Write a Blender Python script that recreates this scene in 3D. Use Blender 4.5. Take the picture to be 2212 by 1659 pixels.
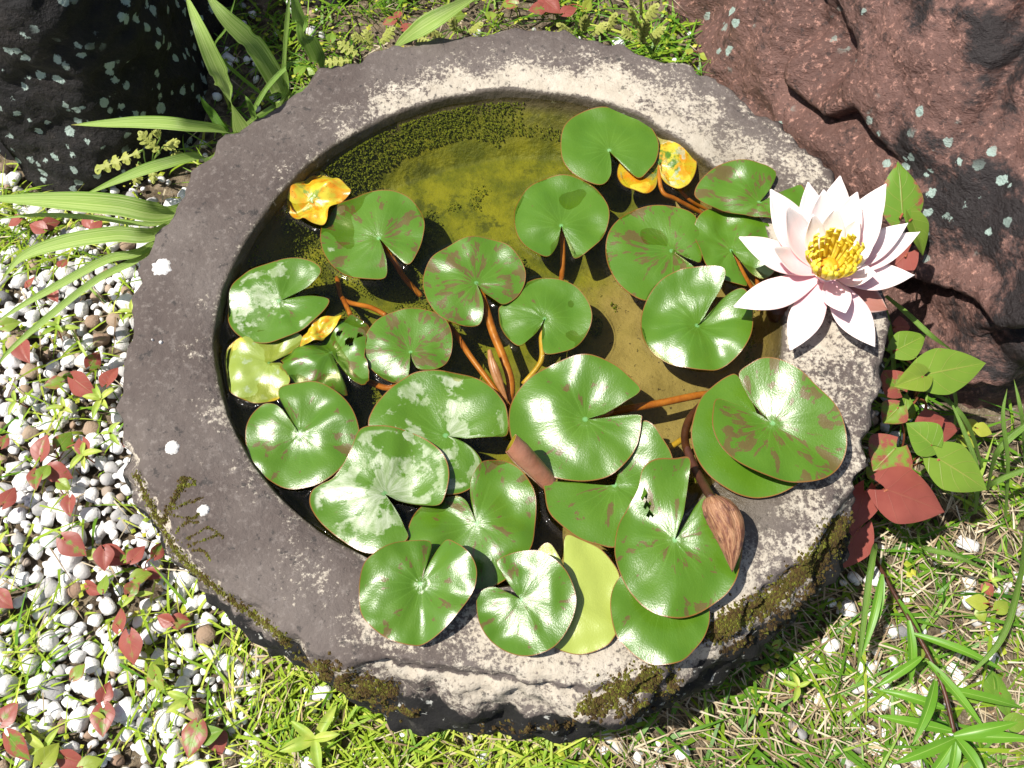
import bpy, bmesh, math, random
import numpy as np
from mathutils import Vector, noise, Matrix
from mathutils.bvhtree import BVHTree

for o in list(bpy.data.objects): bpy.data.objects.remove(o)
sc = bpy.context.scene
col = sc.collection
random.seed(7); RNG = np.random.default_rng(7)
R = math.radians

# ------------------------------------------------------------------ camera
EL, DIST, HALF = R(66), .766, R(30)
TGT = Vector((0, 0, .2))
CAM = TGT + DIST*Vector((0, -math.cos(EL), math.sin(EL)))
cam = bpy.data.objects.new('camera', bpy.data.cameras.new('camera')); col.objects.link(cam)
cam.location = CAM; cam.rotation_euler = (R(90)-EL, 0, 0)
cam.data.sensor_width = 36; cam.data.lens = 18/math.tan(HALF)
cam.data.clip_start = .01; cam.data.clip_end = 200
sc.camera = cam
# ------------------------------------------------------------------ sky, sun, exposure
SUN = Vector((-.45, -.05, .88)).normalized()
sun_el = math.asin(SUN.z); sun_az = math.atan2(SUN.x, SUN.y)
w = bpy.data.worlds.new('World'); sc.world = w; w.use_nodes = True
nt = w.node_tree; bg = nt.nodes['Background']
sk = nt.nodes.new('ShaderNodeTexSky'); sk.sky_type = 'NISHITA'; sk.sun_disc = False
sk.sun_elevation = sun_el; sk.sun_rotation = sun_az; sk.dust_density = 2.0
nt.links.new(sk.outputs[0], bg.inputs[0]); bg.inputs[1].default_value = .075
sl = bpy.data.lights.new('sun', 'SUN'); sl.energy = 5; sl.angle = R(.53); sl.color = (1, .955, .88)
so = bpy.data.objects.new('sun', sl); col.objects.link(so); so.rotation_euler = SUN.to_track_quat('Z', 'Y').to_euler()
sc.view_settings.view_transform = 'Standard'; sc.view_settings.look = 'None'
sc.view_settings.exposure = .5; sc.view_settings.gamma = 1

# ------------------------------------------------------------------ helpers
FPX = 1106/math.tan(HALF)
FWD = (TGT-CAM).normalized(); RGT = Vector((1, 0, 0)); UPV = RGT.cross(FWD)
def ray(px, py): return FWD + RGT*((px-1106)/FPX) - UPV*((py-829.5)/FPX)
def at(px, py, z):
    d = ray(px, py); return CAM + d*((z-CAM.z)/d.z)
def at_plane(px, py, p, n):
    d = ray(px, py); return CAM + d*((p-CAM).dot(n)/d.dot(n))
def proj(x, y, z):
    d = np.stack([x-CAM.x, y-CAM.y, z-CAM.z], -1) if isinstance(x, np.ndarray) else np.array([x-CAM.x, y-CAM.y, z-CAM.z])
    k = d@np.array(FWD)
    return 1106+FPX*(d@np.array(RGT))/k, 829.5-FPX*(d@np.array(UPV))/k
def tag(o, label=None, cat=None, group=None, kind=None):
    if label: o['label'] = label
    if cat: o['category'] = cat
    if group: o['group'] = group
    if kind: o['kind'] = kind
    return o
def empty(name, loc=(0, 0, 0)):
    o = bpy.data.objects.new(name, None); col.objects.link(o); o.location = loc; o.empty_display_size = .02; return o
def mesh(name, V, Fc, mat, parent=None, smooth=True, uv=None, attrs=None, objloc=None):
    me = bpy.data.meshes.new(name)
    V = np.asarray(V, dtype=float)
    if objloc is not None: V = V-np.array(objloc)
    me.from_pydata(V.tolist() if len(V) < 400000 else V, [], Fc if isinstance(Fc, list) else Fc.tolist())
    if smooth: me.polygons.foreach_set('use_smooth', [True]*len(me.polygons))
    if uv is not None:
        l = me.uv_layers.new(name='UVMap'); idx = np.empty(len(me.loops), dtype=np.int32); me.loops.foreach_get('vertex_index', idx)
        l.data.foreach_set('uv', np.asarray(uv, dtype=np.float32)[idx].ravel())
    for k, v in (attrs or {}).items():
        a = me.attributes.new(k, 'FLOAT', 'POINT'); a.data.foreach_set('value', np.asarray(v, dtype=np.float32))
    if mat: me.materials.append(mat)
    me.update()
    o = bpy.data.objects.new(name, me); col.objects.link(o)
    if objloc is not None: o.location = objloc
    if parent is not None:
        o.parent = parent
        if objloc is None: o.matrix_parent_inverse = Matrix.Translation(parent.location).inverted()
        else: o.location = Vector(objloc)-parent.location
    return o
def crom(pts, n, closed=False):
    P = [np.array(p, dtype=float) for p in pts]; m = len(P); out = []
    segs = m if closed else m-1
    for i in range(segs):
        if closed: a, b, c, d = P[i-1], P[i], P[(i+1) % m], P[(i+2) % m]
        else:
            b, c = P[i], P[i+1]; a = P[i-1] if i else 2*b-c; d = P[i+2] if i+2 < m else 2*c-b
        for k in range(n):
            t = k/n
            out.append(.5*(2*b+(c-a)*t+(2*a-5*b+4*c-d)*t*t+(3*b-3*c+d-a)*t**3))
    if not closed: out.append(P[-1])
    return np.array(out)
def fbm(p, o=4): return noise.fractal(Vector(p), 1.0, 2.0, o)

# ------------------------------------------------------------------ material helpers
class NT:
    def __init__(s, name):
        s.m = bpy.data.materials.new(name); s.m.use_nodes = True; s.t = s.m.node_tree; s.n = s.t.nodes
        s.p = s.n['Principled BSDF']; s.out = s.n['Material Output']
    def new(s, ty, **k):
        x = s.n.new(ty)
        for a, b in k.items(): setattr(x, a, b)
        return x
    def link(s, a, b): s.t.links.new(a, b)
    def set(s, sock, v):
        if hasattr(v, 'is_output'): s.link(v, sock)
        else: sock.default_value = v
    def obj(s): return s.new('ShaderNodeTexCoord').outputs['Object']
    def uv(s): return s.new('ShaderNodeUVMap').outputs[0]
    def attr(s, name, ty='GEOMETRY'): return s.new('ShaderNodeAttribute', attribute_name=name, attribute_type=ty).outputs['Fac']
    def noise(s, vec, scale, detail=4, rough=.55, dist=0):
        x = s.new('ShaderNodeTexNoise'); s.link(vec, x.inputs['Vector'])
        x.inputs['Scale'].default_value = scale; x.inputs['Detail'].default_value = detail
        x.inputs['Roughness'].default_value = rough; x.inputs['Distortion'].default_value = dist
        return x.outputs['Fac']
    def voro(s, vec, scale, feature='F1', out='Distance'):
        x = s.new('ShaderNodeTexVoronoi', feature=feature); s.link(vec, x.inputs['Vector']); x.inputs['Scale'].default_value = scale
        return x.outputs[out]
    def math(s, op, a, b=0., c=0., clamp=False):
        x = s.new('ShaderNodeMath', operation=op, use_clamp=clamp)
        s.set(x.inputs[0], a); s.set(x.inputs[1], b); s.set(x.inputs[2], c); return x.outputs[0]
    def step(s, v, lo, hi):
        x = s.new('ShaderNodeMapRange', interpolation_type='SMOOTHSTEP')
        s.set(x.inputs[0], v); s.set(x.inputs[1], lo); s.set(x.inputs[2], hi); return x.outputs[0]
    def mix(s, f, a, b):
        x = s.new('ShaderNodeMix', data_type='RGBA'); s.set(x.inputs[0], f)
        s.set(x.inputs[6], a if hasattr(a, 'is_output') else (*a, 1)); s.set(x.inputs[7], b if hasattr(b, 'is_output') else (*b, 1)); return x.outputs[2]
    def vmath(s, op, a, b):
        x = s.new('ShaderNodeVectorMath', operation=op); s.set(x.inputs[0], a); s.set(x.inputs[1], b); return x.outputs[0]
    def mapping(s, vec, scale=(1, 1, 1), rot=(0, 0, 0)):
        x = s.new('ShaderNodeMapping'); s.link(vec, x.inputs[0]); x.inputs['Scale'].default_value = scale; x.inputs['Rotation'].default_value = rot; return x.outputs[0]
    def bump(s, h, strength, dist, prev=None):
        x = s.new('ShaderNodeBump'); s.set(x.inputs['Height'], h); x.inputs['Strength'].default_value = strength; x.inputs['Distance'].default_value = dist
        if prev is not None: s.link(prev, x.inputs['Normal'])
        return x.outputs[0]
    def ramp(s, v, stops, interp='LINEAR'):
        x = s.new('ShaderNodeValToRGB'); s.link(v, x.inputs[0]); e = x.color_ramp; e.interpolation = interp
        while len(e.elements) < len(stops): e.elements.new(.5)
        for q, (pos, c) in zip(e.elements, stops): q.position = pos; q.color = (*c, 1)
        return x.outputs[0]
    def fin(s, color=None, rough=None, normal=None, spec=None):
        for k, v in (('Base Color', color), ('Roughness', rough), ('Normal', normal), ('Specular IOR Level', spec)):
            if v is not None: s.set(s.p.inputs[k], (*v, 1) if isinstance(v, tuple) else v)
        return s.m
    def translucent(s, color, f):
        t = s.new('ShaderNodeBsdfTranslucent'); s.set(t.inputs[0], color if hasattr(color, 'is_output') else (*color, 1))
        m = s.new('ShaderNodeMixShader'); s.set(m.inputs[0], f); s.link(s.p.outputs[0], m.inputs[1]); s.link(t.outputs[0], m.inputs[2])
        s.link(m.outputs[0], s.out.inputs['Surface']); return s.m

def m_basin():
    n = NT('weathered_stone'); v = n.obj(); L = n.attr('lich'); W = n.attr('wet'); S = n.attr('side'); FL = n.attr('floor'); AL = n.attr('algae')
    g = n.mix(n.step(n.noise(v, 9, 5), .35, .7), (.085, .066, .058), (.137, .114, .101))
    g = n.mix(n.math('MULTIPLY', n.step(n.noise(v, 170, 5, .7), .5, .72), .6), g, (.22, .19, .17))
    fine = n.noise(v, 240, 5, .75); mid = n.noise(v, 26, 6, .68)
    a = n.math('ADD', n.math('MULTIPLY', mid, .85), n.math('MULTIPLY', fine, .95))
    a = n.math('ADD', a, n.math('MULTIPLY', L, .52))
    lm = n.step(a, 1.13, 1.29)
    g = n.mix(n.math('MULTIPLY', lm, .93), g, n.mix(n.noise(v, 60, 3), (.37, .315, .235), (.60, .545, .455)))
    g = n.mix(n.math('MULTIPLY', n.step(n.noise(v, 105, 5, .7), .58, .66), .75), g, (.035, .032, .03))
    # inner wall: brown algae crust and green fluff
    # outer side: black crust with pale flecks
    sc_ = n.mix(n.step(n.noise(v, 45, 6, .7), .56, .72), (.009, .0085, .008), (.06, .055, .048))
    sc_ = n.mix(n.step(n.noise(v, 120, 3), .63, .7), sc_, (.42, .42, .38))
    S2 = n.step(n.math('ADD', S, n.math('MULTIPLY', n.math('SUBTRACT', n.noise(v, 17, 6, .7), .5), 1.5)), .40, .52)
    g = n.mix(S2, g, sc_)
    wet = n.mix(.66, g, (.085, .068, .034))
    g = n.mix(W, g, wet)
    silt = n.mix(n.step(n.noise(v, 30, 6, .65), .3, .7), (.20, .155, .055), (.31, .245, .10))
    silt = n.mix(n.step(n.noise(v, 170, 3, .7), .62, .7), silt, (.05, .035, .015))
    alg = n.mix(n.step(n.noise(v, 22, 7, .72), .36, .64), (.095, .115, .005), (.21, .215, .010))
    dk = n.step(n.noise(v, 38, 6, .7), .52, .62)
    alg = n.mix(n.math('MULTIPLY', n.math('MULTIPLY', dk, n.step(n.noise(v, 8, 4), .44, .60)), .85), alg, (.05, .065, .005))
    fl = n.mix(n.step(n.math('ADD', AL, n.math('MULTIPLY', n.noise(v, 14, 5), .5)), .55, .85), silt, alg)
    g = n.mix(FL, g, fl)
    rough = n.math('SUBTRACT', .88, n.math('MULTIPLY', W, .6))
    b = n.bump(n.noise(v, 190, 6, .7), .55, .0035); b = n.bump(n.noise(v, 34, 5, .6), .5, .008, b)
    return n.fin(g, rough, b, .4)
def m_rock(name, c1, c2, dark, lichen, lich_amt, bumpd, strat=True, gloss=.6):
    n = NT(name); v = n.obj()
    vs = n.mapping(v, (.9, 1.6, 2.6), (0, R(33), 0)) if strat else v
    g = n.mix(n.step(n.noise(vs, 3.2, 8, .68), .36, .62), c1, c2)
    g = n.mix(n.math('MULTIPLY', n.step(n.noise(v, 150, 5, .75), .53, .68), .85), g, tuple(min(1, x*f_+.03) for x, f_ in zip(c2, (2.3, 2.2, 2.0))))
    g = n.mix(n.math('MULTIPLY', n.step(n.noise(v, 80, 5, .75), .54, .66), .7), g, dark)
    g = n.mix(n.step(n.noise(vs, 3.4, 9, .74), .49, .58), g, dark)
    sp = n.math('ADD', n.voro(n.vmath('ADD', v, n.vmath('SCALE', v, (0, 0, 0))), 17), n.math('MULTIPLY', n.noise(v, 70, 4, .7), .5))
    reg = n.noise(v, 5, 3)
    lm = n.math('MULTIPLY', n.step(sp, .46, .42), n.step(reg, .62-lich_amt, .70-lich_amt))
    sp2 = n.math('ADD', n.voro(v, 48), n.math('MULTIPLY', n.noise(v, 160, 3, .7), .5))
    lm2 = n.math('MULTIPLY', n.step(sp2, .50, .46), n.step(n.noise(v, 6, 4), .70-lich_amt, .78-lich_amt))
    g = n.mix(n.math('MAXIMUM', lm, lm2), g, lichen)
    b = n.bump(n.noise(v, 75, 8, .75), .7, bumpd); b = n.bump(n.noise(vs, 5, 8, .7), .9, bumpd*4, b)
    return n.fin(g, gloss, b, .45)
def m_soil():
    n = NT('soil'); v = n.obj()
    g = n.mix(n.step(n.noise(v, 60, 6, .7), .35, .68), (.075, .055, .036), (.30, .235, .155))
    g = n.mix(n.step(n.noise(v, 230, 3, .7), .6, .7), g, (.45, .41, .35))
    return n.fin(g, .95, n.bump(n.noise(v, 110, 6, .7), 1, .01), .2)
PEB = [(0, (.87, .86, .85)), (.68, (.83, .81, .78)), (.79, (.60, .58, .56)), (.87, (.40, .39, .38)), (.92, (.20, .20, .205)), (.95, (.40, .30, .21)), (1, (.28, .18, .12))]
def m_pebble(individual):
    n = NT('pebble_stone' if individual else 'gravel_stone'); v = n.obj()
    r = n.new('ShaderNodeObjectInfo').outputs['Random'] if individual else n.attr('rnd')
    g = n.ramp(r, PEB); g = n.mix(n.math('MULTIPLY', n.step(n.noise(v, 2.2 if individual else 130, 5, .7), .5, .75), .35), g, (.45, .41, .36))
    return n.fin(g, .7, n.bump(n.noise(v, 3.5 if individual else 200, 5, .7), .35, .25 if individual else .003), .4)
def m_pad():
    n = NT('lily_pad_skin'); uvn = n.new('ShaderNodeSeparateXYZ'); n.link(n.uv(), uvn.inputs[0]); th, r = uvn.outputs[0], uvn.outputs[1]
    seed = n.attr('seed', 'OBJECT'); bl = n.attr('blotch', 'OBJECT'); wx = n.attr('wax', 'OBJECT'); ye = n.attr('yellow', 'OBJECT'); pale = n.attr('pale', 'OBJECT')
    ang = n.math('MULTIPLY', th, 6.2832)
    cb = n.new('ShaderNodeCombineXYZ'); n.link(n.math('ADD', n.math('COSINE', ang), seed), cb.inputs[0]); n.link(n.math('SINE', ang), cb.inputs[1]); n.link(n.math('MULTIPLY', r, .62), cb.inputs[2])
    pv = cb.outputs[0]
    cb2 = n.new('ShaderNodeCombineXYZ')
    n.link(n.math('ADD', n.math('MULTIPLY', n.math('COSINE', ang), r), seed), cb2.inputs[0]); n.link(n.math('MULTIPLY', n.math('SINE', ang), r), cb2.inputs[1]); n.link(seed, cb2.inputs[2])
    cv = cb2.outputs[0]
    g = n.mix(n.noise(cv, 1.6, 3), (.056, .148, .006), (.098, .20, .011))
    g = n.mix(n.math('MULTIPLY', n.step(n.noise(cv, 55, 2), .55, .7), .18), g, (.05, .15, .01))
    vein = n.math('POWER', n.math('ABSOLUTE', n.math('SINE', n.math('MULTIPLY', ang, 9.5))), 40)
    g = n.mix(n.math('MULTIPLY', vein, n.math('MULTIPLY', n.step(r, .8, .1), .25)), g, (.17, .34, .05))
    g = n.mix(pale, g, (.40, .46, .09))
    # purple brown blotches, torn along the veins
    bn = n.math('ADD', n.math('MULTIPLY', n.noise(pv, 4.6, 5, .6, .6), .72), n.math('MULTIPLY', n.noise(cv, 2.4, 3), .4))
    bm = n.step(n.math('ADD', bn, bl), .685, .697)
    bm = n.math('MULTIPLY', bm, n.step(r, .07, .16))
    g = n.mix(n.math('MULTIPLY', bm, .82), g, n.mix(n.noise(cv, 5), (.115, .045, .022), (.135, .105, .03)))
    # ageing yellow with brown specks
    ym = n.step(n.math('ADD', n.noise(cv, 2.2, 4), n.math('MULTIPLY', n.math('SUBTRACT', r, .5), .35)), n.math('SUBTRACT', .98, ye), n.math('SUBTRACT', 1.08, ye))
    g = n.mix(ym, g, n.mix(n.step(n.noise(cv, 2.8, 3), .42, .66), (.55, .47, .03), (.68, .27, .008)))
    g = n.mix(n.math('MULTIPLY', ym, n.step(n.noise(cv, 26, 3, .7), .63, .7)), g, (.16, .045, .01))
    # dry waxy film
    wn = n.noise(cv, 2.1, 6, .62)
    wm = n.math('MULTIPLY', n.step(n.math('ADD', wn, wx), 1.0, 1.06), n.step(n.math('ADD', r, n.math('MULTIPLY', wn, .15)), 1.03, .98))
    wcol = n.mix(n.step(n.noise(pv, 5, 5, .7), .38, .68), (.25, .33, .15), (.52, .56, .42))
    g = n.mix(n.math('MULTIPLY', wm, .72), g, wcol)
    g = n.mix(n.step(r, .978, .995), g, (.23, .10, .02))
    g = n.mix(n.step(r, .055, .02), g, (.16, .36, .12))
    rough = n.math('ADD', .31, n.math('MULTIPLY', wm, .12))
    b = n.bump(n.noise(pv, 7, 4, .6), .16, .002); b = n.bump(n.noise(cv, 40, 3, .6), .22, .0008, b)
    n.fin(g, rough, b, .75)
    return n.translucent(g, .10)
def m_leaf(name, kind):
    n = NT(name); uvn = n.new('ShaderNodeSeparateXYZ'); uv = n.uv(); n.link(uv, uvn.inputs[0]); u, t = uvn.outputs[0], uvn.outputs[1]
    ov = n.obj()
    if kind == 'heart':
        red = n.attr('red', 'OBJECT'); yel = n.attr('yellow', 'OBJECT')
        g = n.mix(n.noise(ov, 40, 3), (.10, .22, .02), (.17, .30, .035))
        g = n.mix(yel, g, (.46, .45, .06))
        rc = n.mix(n.noise(ov, 50, 3), (.24, .05, .04), (.38, .11, .08))
        msk = n.step(n.math('ADD', n.math('MULTIPLY', n.noise(ov, 95, 5, .65), .9), n.math('ADD', red, n.math('MULTIPLY', n.math('ABSOLUTE', u), .18))), .98, 1.14)
        g = n.mix(msk, g, rc)
        # midrib and arching veins
        vv = n.math('ABSOLUTE', n.math('SINE', n.math('MULTIPLY', n.math('SUBTRACT', t, n.math('MULTIPLY', n.math('ABSOLUTE', u), .38)), 13)))
        ve = n.math('MAXIMUM', n.step(vv, .10, .02), n.step(n.math('ABSOLUTE', u), .05, .015))
        g = n.mix(n.math('MULTIPLY', ve, .45), g, n.mix(red, (.42, .46, .10), (.36, .12, .08)))
        b = n.bump(ve, .4, .0015); n.fin(g, .42, b, .4)
        return n.translucent(g, .22)
    if kind == 'strap':
        st = n.step(n.noise(n.mapping(uv, (5, .25, 1)), 3, 4), .36, .64)
        g = n.mix(st, (.19, .36, .035), (.50, .62, .20)); g = n.mix(n.step(t, .93, 1), g, (.45, .40, .12))
        dk = n.attr('dark', 'OBJECT'); g = n.mix(dk, g, (.07, .20, .01))
        b = n.bump(n.noise(n.mapping(uv, (22, .4, 1)), 3, 3), .5, .002); n.fin(g, .38, b, .45)
        return n.translucent(g, .3)
    if kind == 'lobed':
        g = n.mix(n.noise(ov, 30, 3), (.24, .30, .05), (.50, .50, .14)); g = n.mix(n.step(n.noise(ov, 22, 3), .62, .74), g, (.46, .34, .12))
        n.fin(g, .55, None, .3); return n.translucent(g, .25)
    if kind == 'lance':
        g = n.mix(n.noise(ov, 30, 3), (.09, .24, .015), (.17, .36, .03)); g = n.mix(n.step(n.math('ABSOLUTE', u), .08, .02), g, (.3, .45, .1))
        n.fin(g, .4, None, .4); return n.translucent(g, .25)
def m_var(name, stops, rough=.6, trans=0, bumpd=0):
    n = NT(name); g = n.ramp(n.attr('rnd'), stops)
    b = n.bump(n.noise(n.obj(), 600, 3), .6, bumpd) if bumpd else None
    n.fin(g, rough, b, .35)
    return n.translucent(g, trans) if trans else n.m
def m_simple(name, c1, c2, scale, rough=.5, bumpd=0, trans=0, spec=.4, stretch=None):
    n = NT(name); v = n.obj()
    if stretch: v = n.mapping(v, stretch)
    g = n.mix(n.step(n.noise(v, scale, 5, .6), .3, .7), c1, c2)
    n.fin(g, rough, n.bump(n.noise(v, scale*3, 4), .5, bumpd) if bumpd else None, spec)
    return n.translucent(g, trans) if trans else n.m
def m_petal(name, base, tip, tr):
    n = NT(name); uvn = n.new('ShaderNodeSeparateXYZ'); uv = n.uv(); n.link(uv, uvn.inputs[0]); u, t = uvn.outputs[0], uvn.outputs[1]
    g = n.mix(n.step(t, .15, .9), base, tip)
    g = n.mix(n.math('MULTIPLY', n.step(n.math('ABSOLUTE', u), .75, 1.0), .5), g, (.93, .74, .66))
    g = n.mix(n.math('MULTIPLY', n.noise(n.mapping(uv, (9, .7, 1)), 3, 3), .15), g, (.92, .72, .74))
    n.fin(g, .45, n.bump(n.noise(n.mapping(uv, (12, .5, 1)), 3, 3), .3, .0015), .35)
    return n.translucent(g, tr)
def m_bud():
    n = NT('withered_bud'); uv = n.uv(); v = n.mapping(uv, (7, 1.1, 1)); f = n.noise(v, 4, 6, .65, .6)
    g = n.ramp(f, [(.28, (.07, .024, .016)), (.42, (.19, .075, .04)), (.56, (.34, .17, .085)), (.72, (.46, .27, .15))])
    g = n.mix(n.step(n.noise(n.obj(), 70, 4), .55, .7), g, (.09, .03, .025))
    b = n.bump(n.noise(n.mapping(uv, (18, 1.3, 1)), 3, 4), .45, .0025); b = n.bump(f, .6, .003, b)
    return n.fin(g, .48, b, .4)
def m_water():
    n = NT('pond_water'); v = n.obj()
    t = n.new('ShaderNodeBsdfTransparent'); t.inputs[0].default_value = (.86, .84, .66, 1)
    gl = n.new('ShaderNodeBsdfGlossy'); gl.inputs['Roughness'].default_value = .02
    fr = n.new('ShaderNodeFresnel'); fr.inputs[0].default_value = 1.33
    b = n.bump(n.noise(v, 22, 2), .03, .01)
    n.link(b, gl.inputs['Normal']); n.link(b, fr.inputs['Normal'])
    m = n.new('ShaderNodeMixShader'); n.link(fr.outputs[0], m.inputs[0]); n.link(t.outputs[0], m.inputs[1]); n.link(gl.outputs[0], m.inputs[2])
    n.link(m.outputs[0], n.out.inputs['Surface']); return n.m

M = dict(
    basin=m_basin(), soil=m_soil(), water=m_water(), pad=m_pad(), peb=m_pebble(True), grav=m_pebble(False),
    red_rock=m_rock('red_boulder_rock', (.115, .058, .046), (.20, .105, .085), (.018, .013, .013), (.33, .43, .38), .13, .006, True, .5),
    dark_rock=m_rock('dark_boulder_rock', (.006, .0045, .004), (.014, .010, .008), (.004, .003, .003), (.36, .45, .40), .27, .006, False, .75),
    grey_rock=m_rock('grey_boulder_rock', (.05, .048, .045), (.12, .11, .10), (.02, .02, .02), (.3, .36, .33), .06, .005, False, .8),
    heart=m_leaf('heart_leaf', 'heart'), strap=m_leaf('strap_leaf', 'strap'), lobed=m_leaf('lobed_leaf', 'lobed'), lance=m_leaf('lance_leaf', 'lance'), seed=m_simple('seedling_leaf', (.26, .40, .05), (.48, .54, .10), 60, .5, 0, .25),
    grass=m_var('grass_green', [(0, (.05, .16, .012)), (.35, (.12, .27, .02)), (.7, (.30, .43, .03)), (1, (.56, .60, .11))], .45, .3),
    straw=m_var('dry_straw', [(0, (.22, .14, .08)), (.5, (.46, .36, .22)), (1, (.66, .58, .42))], .7, .1),
    cover=m_var('tiny_leaves', [(0, (.15, .26, .02)), (.6, (.36, .42, .03)), (1, (.52, .50, .06))], .5, .25),
    moss=m_var('moss_cushions', [(0, (.035, .02, .008)), (.4, (.085, .052, .013)), (.75, (.105, .10, .012)), (1, (.19, .21, .022))], .9, .1),
    algae=m_var('algae_tufts', [(0, (.09, .12, .006)), (.5, (.15, .19, .010)), (1, (.25, .29, .03))], .8, .15),
    stem=m_simple('orange_stem', (.30, .085, .012), (.50, .19, .03), 60, .4, .001),
    yellow_stem=m_simple('amber_stem', (.40, .25, .02), (.55, .36, .04), 60, .4, .001),
    brown_stem=m_simple('brown_stem', (.045, .016, .009), (.095, .034, .018), 60, .45, .001),
    red_stem=m_simple('red_stem', (.22, .05, .03), (.36, .12, .05), 60, .5),
    green_stem=m_simple('green_stem', (.10, .2, .03), (.2, .3, .05), 60, .5),
    bud=m_bud(),
    rolled=m_simple('rolled_leaf_skin', (.50, .19, .11), (.60, .28, .18), 40, .35, .001, .12),
    rolled_in=m_simple('rolled_leaf_inside', (.30, .25, .02), (.42, .36, .04), 40, .5),
    furled=m_simple('furled_leaf_skin', (.28, .115, .035), (.42, .21, .08), 50, .4, .001, .1),
    petal=m_petal('petal_pink', (.92, .50, .54), (.96, .90, .87), .14), inner_petal=m_petal('petal_cream', (.93, .84, .66), (.95, .91, .88), .16),
    sepal=m_petal('sepal_back', (.55, .22, .20), (.34, .12, .07), .1),
    stamen=m_simple('stamen_yellow', (.93, .72, .02), (.96, .86, .16), 200, .5, 0, .3), core=m_simple('flower_core', (.78, .26, .01), (.85, .42, .03), 300, .5, .001),
    lichen=m_simple('white_lichen', (.62, .6, .56), (.82, .8, .77), 260, .9, .002),
)

# ------------------------------------------------------------------ ground
WZ, RZ = .186, .2                    # water level, rim level
def gz(x, y): return .010*noise.noise(Vector((x*5, y*5, 3)))+.004*noise.noise(Vector((x*17, y*17, 8)))
n_ = 130; xs = np.linspace(-1, 1, n_); ax = np.sign(xs)*(np.abs(xs)*.9+ 7*np.abs(xs)**6)
GV = [(x, y+.1, gz(x, y+.1)-.006) for y in ax for x in ax]
GF = [(j*n_+i, j*n_+i+1, (j+1)*n_+i+1, (j+1)*n_+i) for j in range(n_-1) for i in range(n_-1)]
ground = tag(mesh('ground', GV, GF, M['soil']), kind='structure')

# ------------------------------------------------------------------ stone basin
BC = np.array([.003, .062])
inner = [(1090,190),(900,225),(740,300),(610,410),(530,520),(480,620),(460,700),(465,800),(490,900),(530,980),(600,1070),(690,1150),(790,1203),(950,1262),(1150,1260),(1300,1225),(1400,1180),(1480,1110),(1540,1050),(1610,970),(1660,880),(1690,800),(1700,720),(1700,640),(1690,560),(1660,480),(1620,425),(1540,345),(1420,265),(1300,215)]
outer = [(268,780),(272,690),(300,600),(345,500),(400,410),(450,340),(540,265),(640,190),(700,155),(800,120),(900,92),(1000,75),(1100,67),(1200,68),(1300,85),(1400,110),(1500,150),(1570,185),(1620,230),(1700,280),(1760,335),(1810,390),(1870,480),(1905,580),(1922,720),(1905,880),(1860,1030),(1820,1100),(1755,1186),(1692,1240),(1625,1286),(1565,1328),(1530,1362),(1450,1432),(1380,1460),(1290,1485),(1150,1480),(1000,1460),(800,1430),(690,1410),(600,1350),(480,1260),(400,1170),(340,1080),(300,1010),(280,920)]
shoulder = [(290,1015),(380,1190),(480,1318),(600,1415),(700,1475),(800,1530),(950,1562),(1060,1580),(1180,1597),(1300,1575),(1450,1515),(1600,1425),(1750,1290),(1832,1140)]
NA = 420; TH = np.linspace(0, 2*math.pi, NA, endpoint=False)
def polar(pts, z, ext=True):
    q = np.array([np.array(at(x, y, z))[:2]-BC for x, y in pts]); a = np.arctan2(q[:, 1], q[:, 0]); r = np.hypot(q[:, 0], q[:, 1])
    i = np.argsort(a); a, r = a[i], r[i]
    if ext: a = np.concatenate([a-2*math.pi, a, a+2*math.pi]); r = np.tile(r, 3)
    return a, r
def smooth(v, k):
    for _ in range(k): v = .25*np.roll(v, 1)+.5*v+.25*np.roll(v, -1)
    return v
TW = np.where(TH > math.pi, TH-2*math.pi, TH)
a, r = polar(inner, RZ); RI = smooth(np.interp(TW, a, r), 12)
a, r = polar(outer, RZ); RO = smooth(np.interp(TW, a, r), 5)
a, r = polar(shoulder, .11, False)
RS = np.interp(TW, a, r, left=0, right=0); RS = smooth(np.maximum(RS, RO-.002), 14)
RS = np.maximum(RS, RO-.004)
# rim level: lower on the right where the water laps over it
low = np.clip(np.cos(TW-R(-18)), 0, 1)**1.5
ZR = RZ+.003*np.clip(np.cos(TW-R(170)), 0, 1)-.0085*low
def rimz(x, y):
    i = int((math.atan2(y-BC[1], x-BC[0]) % (2*math.pi))/(2*math.pi)*NA) % NA; return ZR[i]
rings = []      # (r array, z array, lich, wet, side, floor, algae)
def ring(r, z, L=0., W=0., S=0., Fl=0.): rings.append((np.broadcast_to(r, (NA,)).copy(), np.broadcast_to(z, (NA,)).copy(), np.broadcast_to(L, (NA,)), np.broadcast_to(W, (NA,)), np.broadcast_to(S, (NA,)), np.broadcast_to(Fl, (NA,))))
bk = np.exp(-((TW-R(105))/R(42))**2)      # the far wall slopes more gently
for t in np.linspace(.03, .88, 22): ring(RI*t*(1-bk*.065), .138+.003*t, 0, 0, 0, 1)
for t, z, fl in ((.905, .1415, 1), (.925, .144, 1), (.94, .149, 1), (.952, .156, .9), (.96, .165, .7), (.972, .174, .4), (.982, .182, .1)): ring(RI*(t*(1-bk)+(.984-(.182-z)/.0405*.15)*bk), z, 0, 1-.5*bk, .35*(1-fl)*(1-bk), np.maximum(fl, bk*(z < .178)))
ring(RI*.99, np.minimum(.189, ZR-.004), .0, 1, .55, 0); ring(RI*.995, ZR-.005, .2, .8, .35, 0); ring(RI, ZR-.0018, .5, .45, .1, 0)
WD = RO-RI
lright = (.5+.5*np.cos(TW-R(24))); lbot = np.exp(-((TW-R(-80))/R(45))**2); lleft = np.clip(np.cos(TW-R(180)), 0, 1)
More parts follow.
